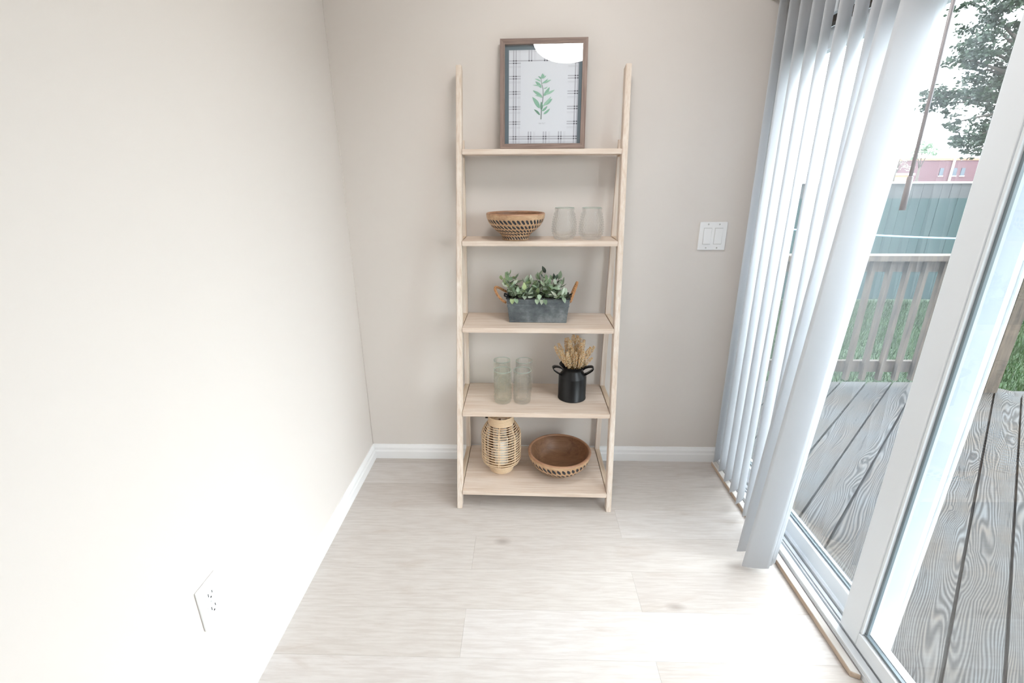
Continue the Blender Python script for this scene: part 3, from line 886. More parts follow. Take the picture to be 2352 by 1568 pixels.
def squat_glass(loc, label):
    t = empty('squat_glass', loc); tag(t, label, 'glass', 'squat hobnail glasses')
    out = [(0.0005, 0.0), (0.034, 0.0), (0.038, 0.003), (0.0435, 0.014), (0.0470, 0.030), (0.0475, 0.044), (0.0460, 0.062), (0.0430, 0.080), (0.0395, 0.096), (0.0375, 0.104), (0.0370, 0.110), (0.0385, 0.1135), (0.0385, 0.1165), (0.0365, 0.118)]
    inn = [(0.0345, 0.116), (0.0345, 0.106), (0.0365, 0.096), (0.0405, 0.078), (0.0435, 0.060), (0.0447, 0.044), (0.0440, 0.030), (0.0405, 0.017), (0.034, 0.011), (0.0005, 0.010)]
    def knob(z, a):
        row = int((z - 0.016) / 0.0092); zc = 0.016 + (row + 0.5) * 0.0092
        u = ((a / (2 * pi)) * 24 + 0.5 * (row % 2)) % 1.0 - 0.5
        d = (u / 0.40) ** 2 + ((z - zc) / 0.0040) ** 2
        return 0.0018 * sqrt(1 - d) if d < 1 else 0
    bumpy_lathe(out, inn, 192, knob, 0.016, 0.099, M_TUMBLER, 'glass_body', t)
    MB().tube([(0.0366 * cos(2 * pi * k / 40), 0.0366 * sin(2 * pi * k / 40), 0.1183) for k in range(40)], 0.0009, 6, closed=True).build('rim', M_TALLRIM, t)
M_TALLRIM = plain('glass_rim_edge', srgb(168, 186, 176), 0.1)
squat_glass((0.157, -0.118, 1.0752), 'squat hobnail glass nearest the carved bowl on the second shelf')
squat_glass((0.262, -0.118, 1.0752), 'squat hobnail glass nearest the right post on the second shelf')
def tall_glass(loc, label, mat, seed):
    t = empty('tall_glass', loc); tag(t, label, 'glass', 'tall textured glasses')
    rnd = random.Random(seed)
    out = [(0.0005, 0.0), (0.030, 0.0), (0.0345, 0.003), (0.0362, 0.010), (0.0365, 0.03), (0.0362, 0.06), (0.0365, 0.09), (0.0366, 0.115), (0.0368, 0.140), (0.0360, 0.1425)]
    inn = [(0.0342, 0.141), (0.0340, 0.115), (0.0336, 0.09), (0.0334, 0.06), (0.0334, 0.03), (0.0325, 0.016), (0.025, 0.011), (0.0005, 0.010)]
    pts = [(rnd.uniform(0.012, 0.116), rnd.uniform(0, 2 * pi), rnd.uniform(0.0022, 0.0045)) for _ in range(230)]
    cells = {}
    for p in pts: cells.setdefault(int(p[0] / 0.005), []).append(p)
    def knob(z, a):
        best = 0; c = int(z / 0.005)
        for q in (c - 1, c, c + 1):
            for (pz_, pa, pr) in cells.get(q, ()):
                da = abs((a - pa + pi) % (2 * pi) - pi) * 0.0365
                d = (da * da + (z - pz_) ** 2) / (pr * pr)
                if d < 1: best = max(best, 0.0014 * sqrt(1 - d))
        return best
    bumpy_lathe(out, inn, 160, knob, 0.011, 0.121, mat, 'glass_body', t)
    MB().tube([(0.0358 * cos(2 * pi * k / 40), 0.0358 * sin(2 * pi * k / 40), 0.1425) for k in range(40)], 0.0011, 6, closed=True).build('rim', M_TALLRIM, t)
tall_glass((-0.0845, -0.205, 0.4112), 'tall green tinted glass at the front left of the four', M_TALLGREEN, 1)
tall_glass((-0.0030, -0.205, 0.4112), 'tall clear glass at the front right of the four', M_TALLCLEAR, 2)
tall_glass((-0.0920, -0.092, 0.4112), 'tall green tinted glass at the rear left of the four', M_TALLGREEN, 3)
tall_glass((0.0040, -0.096, 0.4112), 'tall clear glass at the rear right of the four', M_TALLCLEAR, 4)

# ------------------------------------------------------------------ tin planter with greenery
pp = empty('potted_plant', (0.060, -0.118, 0.7472), (0, 0, radians(-1.5))); tag(pp, 'tin trough with rope handles and silvery green leaves on the middle shelf', 'potted plant')
BW, BD, TW, TD, PH = 0.1145, 0.050, 0.1265, 0.056, 0.100
def frustum(m, w0, d0, z0, w1, d1, z1, mi=0):
    m.hexa([(-w0, -d0, z0), (w0, -d0, z0), (w0, d0, z0), (-w0, d0, z0), (-w1, -d1, z1), (w1, -d1, z1), (w1, d1, z1), (-w1, d1, z1)], mi)
m = MB()
def at(z): u = z / PH; return BW + (TW - BW) * u, BD + (TD - BD) * u
prof = [(0, 0), (0.004, 0.0012), (0.006, 0), (0.066, 0), (0.068, 0.0014), (0.071, 0.0014), (0.073, 0), (0.079, 0), (0.081, 0.0014), (0.084, 0.0014), (0.086, 0), (PH, 0)]
b = 0
for (z, e) in prof:
    w, d = at(z); w += e; d += e
    m.v += [(-w, -d, z), (w, -d, z), (w, d, z), (-w, d, z)]
for i in range(len(prof) - 1):
    for k in range(4):
        k2 = (k + 1) % 4; m.face([4 * i + k, 4 * i + k2, 4 * i + 4 + k2, 4 * i + 4 + k])
m.face([3, 2, 1, 0])
w, d = at(PH); bb = len(m.v)
m.v += [(-w + .002, -d + .002, PH), (w - .002, -d + .002, PH), (w - .002, d - .002, PH), (-w + .002, d - .002, PH), (-w + .004, -d + .004, PH - .02), (w - .004, -d + .004, PH - .02), (w - .004, d - .004, PH - .02), (-w + .004, d - .004, PH - .02)]
lt = 4 * (len(prof) - 1)
for k in range(4):
    k2 = (k + 1) % 4
    m.face([lt + k, lt + k2, bb + k2, bb + k]); m.face([bb + k, bb + k2, bb + 4 + k2, bb + 4 + k])
m.build('trough', M_TIN, pp)
MB().box(-w + .0045, w - .0045, -d + .0045, d - .0045, PH - 0.03, PH - 0.016).build('moss', M_SOIL, pp)
rp = [(-w, -d, PH), (w, -d, PH), (w, d, PH), (-w, d, PH)]
m = MB()
for k in range(4): m.tube([rp[k], rp[(k + 1) % 4]], 0.0028, 8)
m.build('rolled_rim', M_TINDARK, pp)
for (sx, wx) in ((-1, w), (1, w)):
    MB().tube([(sx * (wx - 0.002), -0.02, PH - 0.002), (sx * (wx + 0.010), -0.02, PH + 0.003), (sx * (wx + 0.012), 0.02, PH + 0.003), (sx * (wx - 0.002), 0.02, PH - 0.002)], 0.0035, 8).build('handle_eye', M_TINDARK, pp)
    pts = []
    for k in range(15):
        u = k / 14; a = pi * u
        if sx < 0: pts.append((-wx - 0.004 - 0.046 * sin(a) ** 0.8, -0.034 + 0.066 * u, PH - 0.022 + 0.030 * u + 0.042 * sin(a) * (0.55 + 0.6 * u)))
        else: pts.append((wx + 0.004 + 0.026 * sin(a), -0.030 + 0.060 * u, PH - 0.018 + 0.074 * sin(a)))
    hd = MB()
    for ph in (0, 2 * pi / 3, 4 * pi / 3):
        sp = []
        for k in range(57):
            f = k / 56 * 14; i = min(int(f), 13); u = f - i
            c = Vector(pts[i]).lerp(Vector(pts[i + 1]), u); tw = ph + k * 0.75
            sp.append(tuple(c + Vector((cos(tw), 0.3 * cos(tw), sin(tw))) * 0.0028))
        hd.tube(sp, 0.0030, 6)
    hd.build('rope_handle', M_ROPE, pp)
# leaves
def leaf_mesh(name, L_, W_, curl, mat):
    m = MB(); n = 6; th = 0.0005
    rows_ = []
    for i in range(n + 1):
        u = i / n; w = W_ * (sin(pi * u ** 0.75)) ** 0.85 if 0 < i < n else W_ * 0.04
        z = curl * u * u * L_
        rows_.append(((u * L_, -w, z + 0.10 * w), (u * L_, 0, z - 0.12 * w), (u * L_, w, z + 0.10 * w)))
    for r in rows_: m.v += list(r)
    for i in range(n):
        for k in range(2): m.face([3 * i + k, 3 * i + 3 + k, 3 * i + 4 + k, 3 * i + k + 1], 0, True)
    return m.mesh(name, mat)
LM = [leaf_mesh('leaf', 0.031, 0.0095, 0.15, M_PLANTLEAF), leaf_mesh('leaf', 0.027, 0.0090, -0.25, M_PLANTLEAF), leaf_mesh('leaf', 0.033, 0.0088, 0.3, M_PLANTLEAF), leaf_mesh('leaf', 0.033, 0.0070, 0.1, M_PLANTDARK)]
rl = random.Random(21)
stems = []
for i in range(34):
    u = (i + 0.5) / 34
    x0 = -0.112 + 0.224 * u + rl.uniform(-0.006, 0.006); y0 = rl.uniform(-0.045, 0.035)
    lean_x = (x0 / 0.112) * 0.55 + rl.uniform(-0.25, 0.25); lean_y = y0 / 0.05 * 0.5 + rl.uniform(-0.35, 0.15)
    hgt = rl.uniform(0.045, 0.082) * (1.12 if -0.9 < x0 / 0.112 < -0.45 or 0 < x0 / 0.112 < 0.6 else 0.88)
    if y0 < -0.028: hgt *= 0.55; lean_y -= 0.7
    stems.append((x0, y0, lean_x, lean_y, hgt))
nleaf = 0
for (x0, y0, lx, ly, hgt) in stems:
    p0 = Vector((x0, y0, PH - 0.018)); pts = []
    for k in range(6):
        u = k / 5
        pts.append(p0 + Vector((lx * hgt * u * u, ly * hgt * u * u, (hgt + 0.018) * (u - 0.12 * u * u * (abs(lx) + abs(ly))))))
    MB().tube(pts, [0.0011, 0.001, 0.001, 0.0009, 0.0008, 0.0005], 5).build('stem', M_PLANTSTEM, pp)
    dark = rl.random() < 0.16
    for k in range(1, 6):
        for s_ in (0, 1):
            if nleaf >= 290: break
            if k == 1 and rl.random() < 0.5: continue
            az = rl.uniform(0, 2 * pi) if k < 5 else rl.uniform(0, 2 * pi)
            az = az + s_ * pi
            el = rl.uniform(0.05, 0.75) if k < 5 else rl.uniform(0.5, 1.2)
            me = LM[3] if dark else LM[rl.randrange(3)]
            lf = link('leaf', me, pp, pts[k])
            lf.rotation_euler = (rl.uniform(-0.7, 0.7), -el, az)
            s = rl.uniform(0.75, 1.15); lf.scale = (s, s, s)
            nleaf += 1
# leaves hanging over the front rim
for (x, z, az, el) in ((-0.104, 0.104, -1.5, -0.9), (-0.090, 0.104, -1.3, -0.8), (-0.004, 0.106, -1.55, -1.0), (0.016, 0.104, -1.8, -1.05), (0.026, 0.104, -1.4, -1.0), (0.004, 0.118, -1.5, -0.4), (0.098, 0.108, -1.1, -0.6), (-0.030, 0.112, -1.7, -0.2), (-0.080, 0.118, -1.4, 0.3), (0.07, 0.114, -1.6, -0.3), (-0.055, 0.112, -1.5, -0.1), (0.045, 0.116, -1.5, 0.1)):
    lf = link('leaf', LM[rl.randrange(3)], pp, (x, -0.055, z)); lf.rotation_euler = (rl.uniform(-0.2, 0.2), -el, az)

# ------------------------------------------------------------------ milk can and wheat
mc = empty('milk_can_vase', (0.2095, -0.160, 0.4112)); tag(mc, 'small black metal milk can with two ear handles on the fourth shelf', 'vase')
out = [(0.0005, 0.0), (0.0575, 0.0), (0.0598, 0.001), (0.0598, 0.004), (0.0586, 0.005), (0.0586, 0.098), (0.0580, 0.101), (0.0405, 0.126), (0.0395, 0.129), (0.0400, 0.133), (0.0560, 0.152), (0.0575, 0.1530)]
inn = [(0.0560, 0.1525), (0.0385, 0.133), (0.0380, 0.129), (0.0390, 0.125), (0.0560, 0.100), (0.0565, 0.006), (0.0005, 0.005)]
MB().lathe(out + inn, 64).build('can_body', M_BLACKMETAL, mc)
for sx in (-1, 1):
    m = MB(); n = 13; hw = 0.014
    # strap from the shoulder out and up, then back to the neck
    ctl = [(0.050, 0.108), (0.059, 0.112), (0.073, 0.122), (0.084, 0.132), (0.087, 0.139), (0.084, 0.1445), (0.076, 0.1470), (0.064, 0.1455), (0.052, 0.141), (0.041, 0.131)]
    for (r, z) in ctl:
        m.v += [(sx * r, -hw, z), (sx * r, hw, z)]
    off = len(m.v)
    for i, (r, z) in enumerate(ctl):
        a = ctl[max(0, i - 1)]; c = ctl[min(len(ctl) - 1, i + 1)]
        tx, tz = c[0] - a[0], c[1] - a[1]; l_ = math.hypot(tx, tz); nx, nz = tz / l_ * 0.0016, -tx / l_ * 0.0016
        m.v += [(sx * (r - nx), -hw, z - nz), (sx * (r - nx), hw, z - nz)]
    k = len(ctl)
    for i in range(k - 1):
        m.face([2 * i, 2 * i + 1, 2 * i + 3, 2 * i + 2], 0, True); m.face([off + 2 * i + 1, off + 2 * i, off + 2 * i + 2, off + 2 * i + 3], 0, True)
        m.face([2 * i, 2 * i + 2, off + 2 * i + 2, off + 2 * i]); m.face([2 * i + 3, 2 * i + 1, off + 2 * i + 1, off + 2 * i + 3])
    m.face([0, off, off + 1, 1]); e = 2 * (k - 1); m.face([e, e + 1, off + e + 1, off + e])
    m.build('ear_handle', M_BLACKMETAL, mc, rot=(0, 0, radians(-8 * sx)))
# wheat
def ear_mesh(seed, L_=0.085):
    rn = random.Random(seed); m = MB()
    nrow = 15
    for i in range(nrow):
        u = i / (nrow - 1); z = u * L_
        R_ = 0.0060 * (0.75 + 0.5 * sin(pi * min(1, u * 0.9 + 0.1))) * (1.0 if u < 0.8 else 1 - (u - 0.8) * 2.2)
        for k in range(5):
            a = 2 * pi * (k + 0.5 * (i % 2)) / 5 + rn.uniform(-0.2, 0.2)
            c = Vector((R_ * cos(a), R_ * sin(a), z)); s = rn.uniform(0.0030, 0.0040)
            n = Vector((cos(a) * 0.75, sin(a) * 0.75, 0.85)).normalized()
            t1 = n.cross(Vector((0, 0, 1))); t1.normalize(); t2 = n.cross(t1)
            b = len(m.v)
            m.v.append(tuple(c - n * s * 1.1))
            for q in range(5): m.v.append(tuple(c + (t1 * cos(2 * pi * q / 5) + t2 * sin(2 * pi * q / 5)) * s * 0.85))
            m.v.append(tuple(c + n * s * 1.35))
            for q in range(5):
                m.face([b, b + 1 + (q + 1) % 5, b + 1 + q], 0, True); m.face([b + 6, b + 1 + q, b + 1 + (q + 1) % 5], 0, True)
    return m.mesh('wheat_ear', M_WHEAT)
EARS = [ear_mesh(i) for i in range(4)]
STALK = MB().tube([(0, 0, -0.16), (0, 0, 0.002)], 0.0011, 5).mesh('wheat_stem', M_STRAW)
# (dx, dy at ear base), z of ear base above the shelf, tilt x (lean right), tilt y (lean back), scale
WH = [(-0.040, -0.010, 0.165, -0.45, 0.0, 1.05), (-0.034, -0.024, 0.158, -0.28, -0.12, 0.92), (-0.022, 0.012, 0.175, -0.12, 0.1, 1.1), (-0.012, -0.008, 0.172, -0.07, 0.0, 1.12),
      (0.000, 0.018, 0.182, 0.0, 0.14, 1.15), (0.014, 0.016, 0.180, 0.05, 0.12, 1.15), (0.006, -0.026, 0.152, 0.02, -0.12, 0.85), (0.022, -0.012, 0.165, 0.1, -0.02, 1.1),
      (0.030, 0.004, 0.172, 0.16, 0.05, 1.1), (0.036, -0.014, 0.160, 0.36, -0.04, 1.05), (0.042, 0.002, 0.164, 0.50, 0.05, 1.05), (0.028, -0.026, 0.152, 0.15, -0.12, 0.95),
      (-0.020, -0.026, 0.152, -0.14, -0.16, 0.9), (-0.038, 0.008, 0.168, -0.3, 0.08, 1.0), (0.046, -0.012, 0.150, 0.6, -0.05, 0.7), (-0.006, -0.020, 0.160, -0.03, -0.08, 0.95), (0.018, 0.026, 0.180, 0.18, 0.2, 1.0), (-0.014, 0.026, 0.180, -0.1, 0.2, 1.0)]
for i, (dx, dy, z, tx, ty, s) in enumerate(WH):
    w_ = empty('wheat_stalk', (0.2095 + dx * 0.82, -0.160 + dy * 0.82, 0.4112 + z - 0.006)); w_.rotation_euler = (-ty, tx, rl.uniform(0, 6))
    w_.rotation_euler = (Matrix.Rotation(tx * 1.25, 3, 'Y') @ Matrix.Rotation(-ty, 3, 'X') @ Matrix.Rotation(i * 1.3, 3, 'Z')).to_euler()
    lab = {0: 'dried wheat stalk leaning furthest left out of the black milk can', 10: 'dried wheat stalk leaning far right out of the black milk can, tall one', 14: 'short dried wheat ear drooping low over the right rim of the black milk can'}.get(i, 'dried golden wheat stalk standing in the middle of the black milk can')
    tag(w_, lab, 'wheat', 'wheat stalks in the milk can')
    e = link('wheat_ear', EARS[i % 4], w_); e.scale = (s * 1.02, s * 1.02, s * 0.97)
    st = link('wheat_stem', STALK, w_); st.scale = (1, 1, 0.55)

# ------------------------------------------------------------------ rattan lantern with candle
rlx = empty('rattan_lantern', (-0.094, -0.200, 0.0812), (0, 0, radians(8))); tag(rlx, 'open weave rattan lantern holding a candle on the bottom shelf', 'lantern')
def ring(r, z, rt_, name='rattan_ring', mat=None, seg=56):
    MB().tube([(r * cos(2 * pi * k / seg), r * sin(2 * pi * k / seg), z) for k in range(seg)], rt_, 6, closed=True).build(name, mat or M_RATTAN, rlx)
for i in range(6): ring(0.0500, 0.0028 + i * 0.0050, 0.0027, 'base_coil')
ctl = []
R_b = [(0.0585, 0.0335), (0.0690, 0.0385), (0.0790, 0.0470)]
R_m = [(0.0845, 0.0600 + 0.0122 * i) for i in range(10)]
R_t = [(0.0835, 0.1810), (0.0805, 0.1915), (0.0760, 0.2010), (0.0710, 0.2095), (0.0660, 0.2170), (0.0605, 0.2240)]
for (r, z) in R_b + R_m + R_t: ring(r, z, 0.0020)
for i in range(8): ring(0.0535, 0.230 + i * 0.0048, 0.0026, 'neck_coil')
allp = [(0.048, 0.028)] + R_b + R_m + R_t + [(0.0515, 0.231)]
for k in range(7):
    a0 = 2 * pi * k / 7 + 0.02
    pts = [((r - 0.0022) * cos(a0), (r - 0.0022) * sin(a0), z) for (r, z) in allp]
    m = MB()
    for da in (-0.035, 0.035):
        m.tube([((r - 0.0022) * cos(a0 + da), (r - 0.0022) * sin(a0 + da), z) for (r, z) in allp], 0.0019, 5)
    m.build('rattan_rib', M_RATTAN, rlx)
for k in range(11):                       # added dark slats round back and sides; their colour paints the inner shade
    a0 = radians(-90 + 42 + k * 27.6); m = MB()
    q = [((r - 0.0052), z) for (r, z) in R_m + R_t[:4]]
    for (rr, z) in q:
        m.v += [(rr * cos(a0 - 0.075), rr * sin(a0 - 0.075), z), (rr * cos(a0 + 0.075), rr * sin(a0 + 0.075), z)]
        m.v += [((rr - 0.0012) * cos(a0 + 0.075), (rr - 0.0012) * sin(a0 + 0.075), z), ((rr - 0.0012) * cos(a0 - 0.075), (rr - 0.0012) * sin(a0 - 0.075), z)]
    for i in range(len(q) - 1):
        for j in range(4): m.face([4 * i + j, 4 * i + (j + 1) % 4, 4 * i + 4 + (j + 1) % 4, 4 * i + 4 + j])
    m.build('inner_shade_slat', M_INSHADE, rlx)
MB().lathe([(0.0005, 0.030), (0.049, 0.030), (0.049, 0.0265), (0.0005, 0.0265)], 40).build('inner_floor', M_RATTANIN, rlx)
for sx in (-1, 1):
    MB().tube([(sx * 0.053, 0, 0.253), (sx * 0.066, 0, 0.253), (sx * 0.066, -0.006, 0.259), (sx * 0.058, -0.010, 0.263)], 0.0022, 6).build('handle_clip', M_DARKMETAL, rlx)
hp = [(-0.064, 0, 0.256)] + [(-0.064 * cos(pi * k / 12), 0.066 * sin(pi * k / 12), 0.261 + 0.016 * sin(pi * k / 12)) for k in range(1, 12)] + [(0.064, 0, 0.256)]
MB().tube(hp, 0.0022, 6).build('bail_handle', M_DARKMETAL, rlx)
cd = empty('pillar_candle', (-0.094, -0.200, 0.0812 + 0.0303)); tag(cd, 'white pillar candle standing inside the rattan lantern', 'candle')
MB().lathe([(0.0005, 0), (0.0290, 0), (0.0300, 0.001), (0.0300, 0.117), (0.0285, 0.120), (0.018, 0.117), (0.0005, 0.116)], 40).build('wax', M_CANDLE, cd)
MB().tube([(0, 0, 0.115), (0.0005, 0, 0.124)], 0.0009, 6).build('wick', M_DARKMETAL, cd)

# ------------------------------------------------------------------ deck
ZD = -0.12
def clip(poly, a, b, c):
    """keep a*x+b*y<=c"""
    out = []; n = len(poly)
    for i in range(n):
        p, q = poly[i], poly[(i + 1) % n]; dp, dq = a * p[0] + b * p[1] - c, a * q[0] + b * q[1] - c
        if dp <= 0: out.append(p)
        if dp * dq < 0:
            t = dp / (dp - dq); out.append((p[0] + (q[0] - p[0]) * t, p[1] + (q[1] - p[1]) * t))
    return out
deck = boxobj('deck', 1.10, 4.2, -4.0, 1.16, ZD - 0.20, ZD - 0.032, M_DARKSLOT)
# keep joists inside the angled corner
tag(deck, 'weathered grey timber deck with diagonal boards outside the door', 'deck', kind='structure')
S2 = sqrt(2)
k0 = -14
for k in range(k0, 24):
    c0 = (1.295 + 0.186 * k) / S2 + 0.005; c1 = (1.295 + 0.186 * (k + 1)) / S2 - 0.005
    far = []
    for (s_, c) in ((-6, c0), (8, c0), (8, c1), (-6, c1)):
        # s along (1,1)/sqrt2, c along (1,-1)/sqrt2
        far.append(((s_ + c) / S2, (s_ - c) / S2))
    p = clip(far, -1, 0, -1.066); p = clip(p, 0, 1, 1.235); p = clip(p, 1, 1, 4.52); p = clip(p, 0, -1, 4.0); p = clip(p, 1, 0, 6.5) if p else p
    if len(p) < 3: continue
    cc = (c0 + c1) / 2; ox, oy = cc / S2, -cc / S2
    # local frame: X along the board, Y across
    loc_ = []
    for (x, y) in p:
        dx, dy = x - ox, y - oy
        loc_.append(((dx + dy) / S2, (-dx + dy) / S2))
    dz = random.uniform(-0.0015, 0.0015)
    b_o = MB().prism(loc_, -0.03, 0.0).build('deck_board', M_DECK, None, (ox, oy, ZD + dz), (0, 0, radians(45)))
    b_o.parent = deck
# railing along the far edge
rg = empty('deck_railing', (2.4, 1.2, ZD)); tag(rg, 'weathered wooden deck railing with thin balusters', 'railing')
def rw(name, x0, x1, y0, y1, z0, z1, mat=M_RAIL): return pw(name, x0, x1, y0, y1, z0, z1, mat, rg)
rw('top_rail', 1.22, 3.3, 1.13, 1.235, 0.782, 0.818)
rw('rail_board', 1.22, 3.21, 1.205, 1.235, 0.70, 0.7815)
rw('bottom_rail', 1.22, 3.21, 1.205, 1.235, -0.028, 0.056)
bl = MB().box(-0.0125, 0.0125, -0.018, 0.018, 0, 0.86).mesh('baluster', M_RAIL)
x = 1.28; i = 0
while x < 3.16:
    o = link('baluster', bl, rg, (x - 2.4, 1.186 - 1.2, -0.08 - ZD)); x += 0.1165
pw('post', 3.212, 3.300, 1.060, 1.148, ZD - 0.1, 0.7815, M_RAIL, rg)
pw('post', 1.16, 1.225, 1.14, 1.235, ZD - 0.1, 0.7815, M_RAIL, rg)

# ------------------------------------------------------------------ yard
ZG = -0.6
m = MB(); m.box(-60, 120, -60, 120, ZG - 0.3, ZG)
o = m.build('lawn', M_LAWN); tag(o, 'green back yard lawn beyond the deck', 'lawn', kind='structure')
rg_ = random.Random(5)
m = MB()
for i in range(42000):
    x = rg_.uniform(2.3, 8.5); y = rg_.uniform(0.2, 5.5)
    if y < 1.2 and x < 3.3: continue
    hh = rg_.uniform(0.05, 0.11); a = rg_.uniform(0, 2 * pi); w_ = 0.006; lx, ly = rg_.uniform(-0.04, 0.04), rg_.uniform(-0.04, 0.04)
    b = len(m.v)
    m.v += [(x - w_ * cos(a), y - w_ * sin(a), ZG), (x + w_ * cos(a), y + w_ * sin(a), ZG), (x + lx, y + ly, ZG + hh)]
    m.face([b, b + 1, b + 2])
me = bpy.data.meshes.new('grass'); me.from_pydata(m.v, [], m.f); me.materials.append(M_GRASS)
tag(link('grass', me), 'short green grass blades in the back yard', 'grass', kind='stuff')

fn = empty('board_fence', (6.0, 5.65, ZG)); tag(fn, 'teal painted board fence across the back yard', 'fence')
bw = 0.14
fb = MB().box(-bw / 2 + 0.002, bw / 2 - 0.002, -0.01, 0.01, 0.02, 1.60).mesh('fence_board', M_FENCE)
fb2 = MB().box(-bw / 2 + 0.002, bw / 2 - 0.002, -0.009, 0.009, 1.60, 1.815).mesh('fence_top_board', M_FENCEBAND)
k = 0; x = 1.5
while x < 14:
    link('fence_board', fb, fn, (x - 6.0, rl.uniform(-0.004, 0.004), 0))
    link('fence_top_board', fb2, fn, (x - 6.0, rl.uniform(-0.004, 0.004), 0)); x += bw
pw('cap_rail', 1.4, 14.1, 5.62, 5.68, ZG + 1.815, ZG + 1.84, M_WHITEEDGE, fn)
pw('back_rail', 1.4, 14.1, 5.662, 5.70, ZG + 0.35, ZG + 0.44, M_FENCE, fn)
for x in (1.6, 4.2, 6.8, 9.4, 12.0): pw('fence_post', x - 0.045, x + 0.045, 5.70, 5.79, ZG, ZG + 1.8, M_FENCE, fn)

cl = empty('clothesline', (4.8, 4.0, ZG)); tag(cl, 'pale blue line strung across the yard in front of the fence', 'clothesline')
L = cl.location
a_, b2 = Vector((1.9, 4.0, 0.80)), Vector((7.6, 4.0, 0.56))
pts = [a_.lerp(b2, k / 24) - Vector((0, 0, 0.10 * sin(pi * k / 24))) + Vector((0, 0, 0.03)) - L for k in range(25)]
MB().tube(pts, 0.011, 6).build('line', M_CORD, cl)
for p_ in (a_, b2): MB().tube([(p_.x - L.x, 0, 0), (p_.x - L.x, 0, p_.z + 0.12 - L.z)], 0.03, 10).build('post', M_RAIL, cl)

# ------------------------------------------------------------------ far buildings
bd = empty('brick_building', (66.0, 70.0, ZG)); tag(bd, 'low mauve brick building with small windows beyond the fence', 'building')
L = bd.location
pw('wall', 54.5, 84.0, 70.0, 78.0, ZG, 3.55, M_BRICK, bd)
pw('parapet', 54.4, 84.1, 69.9, 78.1, 3.55, 3.85, M_BRICKTOP, bd)
for wx in (58.9, 60.75, 61.85, 64.0, 66.6, 68.8):
    wn = pw('window', wx - 0.26, wx + 0.26, 69.93, 70.0, 1.55, 2.55, M_WINDOWDARK, bd)
    pw('window_sill', wx - 0.32, wx + 0.32, 69.88, 70.0, 1.42, 1.54, M_WHITEEDGE, bd)
pw('downpipe', 60.05, 60.30, 69.75, 69.9, ZG, 3.8, M_PIPE, bd)
sh = empty('small_outbuilding', (46.0, 58.0, ZG)); tag(sh, 'small orange outbuilding with a white roof edge beyond the fence', 'building')
pw('wall', 40.0, 45.8, 58.0, 62.0, ZG, 1.55, M_ORANGE, sh)
pw('roof_edge', 39.8, 46.0, 57.8, 62.2, 1.55, 1.78, M_WHITEEDGE, sh)

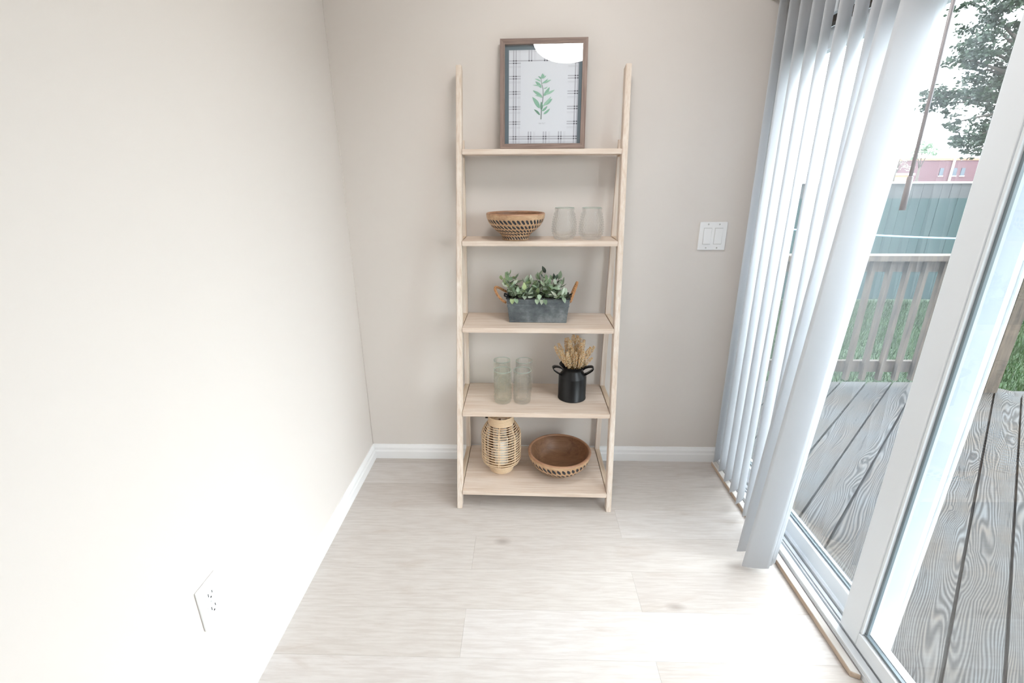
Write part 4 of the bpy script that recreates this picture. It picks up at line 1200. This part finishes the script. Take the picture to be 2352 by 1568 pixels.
# ------------------------------------------------------------------ trees
def tree(name, label, base, trunk_h, trunk_r, clusters, nleaf_, lsize, mat, branches=True, extra=None, seed=3):
    rn = random.Random(seed)
    t = empty(name, base); tag(t, label, 'tree', 'trees beyond the fence')
    B = Vector(base)
    top = Vector((0, 0, trunk_h))
    m = MB(); m.tube([(0, 0, 0), (0.05, 0.02, trunk_h * 0.4), tuple(top)], [trunk_r, trunk_r * 0.8, trunk_r * 0.5], 10); m.build('trunk', M_BARK, t)
    m = MB()
    for (c, r) in clusters:
        c = Vector(c) - B; mid = top.lerp(c, 0.5) + Vector((0, 0, 0.25))
        m.tube([tuple(top * rn.uniform(0.6, 1.0)), tuple(mid), tuple(c)], [trunk_r * 0.35, trunk_r * 0.2, trunk_r * 0.06], 6)
    m.build('branches', M_BARK, t)
    if nleaf_:
        m = MB(); tot = sum(r[0] * r[1] for c, r in clusters)
        for (c, r) in clusters:
            c = Vector(c) - B; n = int(nleaf_ * r[0] * r[1] / tot)
            # sub-clumps for ragged outlines
            clumps = []
            for q in range(12):
                d = Vector((rn.gauss(0, 1), rn.gauss(0, 1), rn.gauss(0, 1))); d.normalize(); d *= rn.random() ** 0.4
                clumps.append(Vector((d.x * r[0], d.y * r[0], d.z * r[1])))
            for i in range(n):
                d = rn.choice(clumps) + Vector((rn.gauss(0, r[0] * 0.17), rn.gauss(0, r[0] * 0.17), rn.gauss(0, r[1] * 0.13)))
                p = c + d; s = lsize * rn.uniform(0.6, 1.2)
                u = Vector((rn.gauss(0, 1), rn.gauss(0, 1), rn.gauss(0, 0.6))).normalized(); w = u.cross(Vector((rn.gauss(0, 1), rn.gauss(0, 1), rn.gauss(0, 1)))).normalized()
                b = len(m.v)
                m.v += [tuple(p - u * s), tuple(p + w * s * 0.5), tuple(p + u * s), tuple(p - w * s * 0.5)]
                m.face([b, b + 1, b + 2, b + 3])
        me = bpy.data.meshes.new('foliage'); me.from_pydata(m.v, [], m.f); me.materials.append(mat)
        o = link('foliage', me, t); o['kind'] = 'stuff'
    return t
# big tree to the right; clusters given in world metres
CL = [((8.45, 9.0, 2.85), (0.42, 0.26)), ((8.80, 9.1, 2.76), (0.42, 0.26)), ((9.15, 9.0, 2.95), (0.50, 0.30)), ((8.75, 8.9, 3.55), (0.40, 0.22)), ((9.05, 9.0, 3.80), (0.45, 0.28)),
      ((9.25, 9.2, 4.25), (0.55, 0.35)), ((9.40, 9.1, 3.38), (0.50, 0.36)), ((9.6, 9.0, 3.75), (0.55, 0.40)), ((9.28, 9.0, 1.98), (0.34, 0.20)), ((9.52, 8.9, 2.15), (0.36, 0.26)), ((9.50, 9.0, 1.78), (0.26, 0.14)),
      ((9.10, 9.1, 2.40), (0.28, 0.18)), ((9.75, 9.0, 2.85), (0.55, 0.42)), ((9.0, 9.1, 4.5), (0.45, 0.3)), ((10.1, 9.0, 2.05), (0.5, 0.4)), ((10.6, 9.1, 3.4), (1.0, 0.9)), ((10.9, 9.2, 2.4), (0.9, 0.6)), ((11.8, 9.3, 3.6), (1.2, 1.1)), ((10.2, 9.2, 4.6), (0.9, 0.6))]
tree('leafy_tree', 'large dark green leafy tree rising behind the teal fence', (11.4, 9.2, ZG), 3.0, 0.22, CL, 17000, 0.055, M_TREELEAF, seed=11)
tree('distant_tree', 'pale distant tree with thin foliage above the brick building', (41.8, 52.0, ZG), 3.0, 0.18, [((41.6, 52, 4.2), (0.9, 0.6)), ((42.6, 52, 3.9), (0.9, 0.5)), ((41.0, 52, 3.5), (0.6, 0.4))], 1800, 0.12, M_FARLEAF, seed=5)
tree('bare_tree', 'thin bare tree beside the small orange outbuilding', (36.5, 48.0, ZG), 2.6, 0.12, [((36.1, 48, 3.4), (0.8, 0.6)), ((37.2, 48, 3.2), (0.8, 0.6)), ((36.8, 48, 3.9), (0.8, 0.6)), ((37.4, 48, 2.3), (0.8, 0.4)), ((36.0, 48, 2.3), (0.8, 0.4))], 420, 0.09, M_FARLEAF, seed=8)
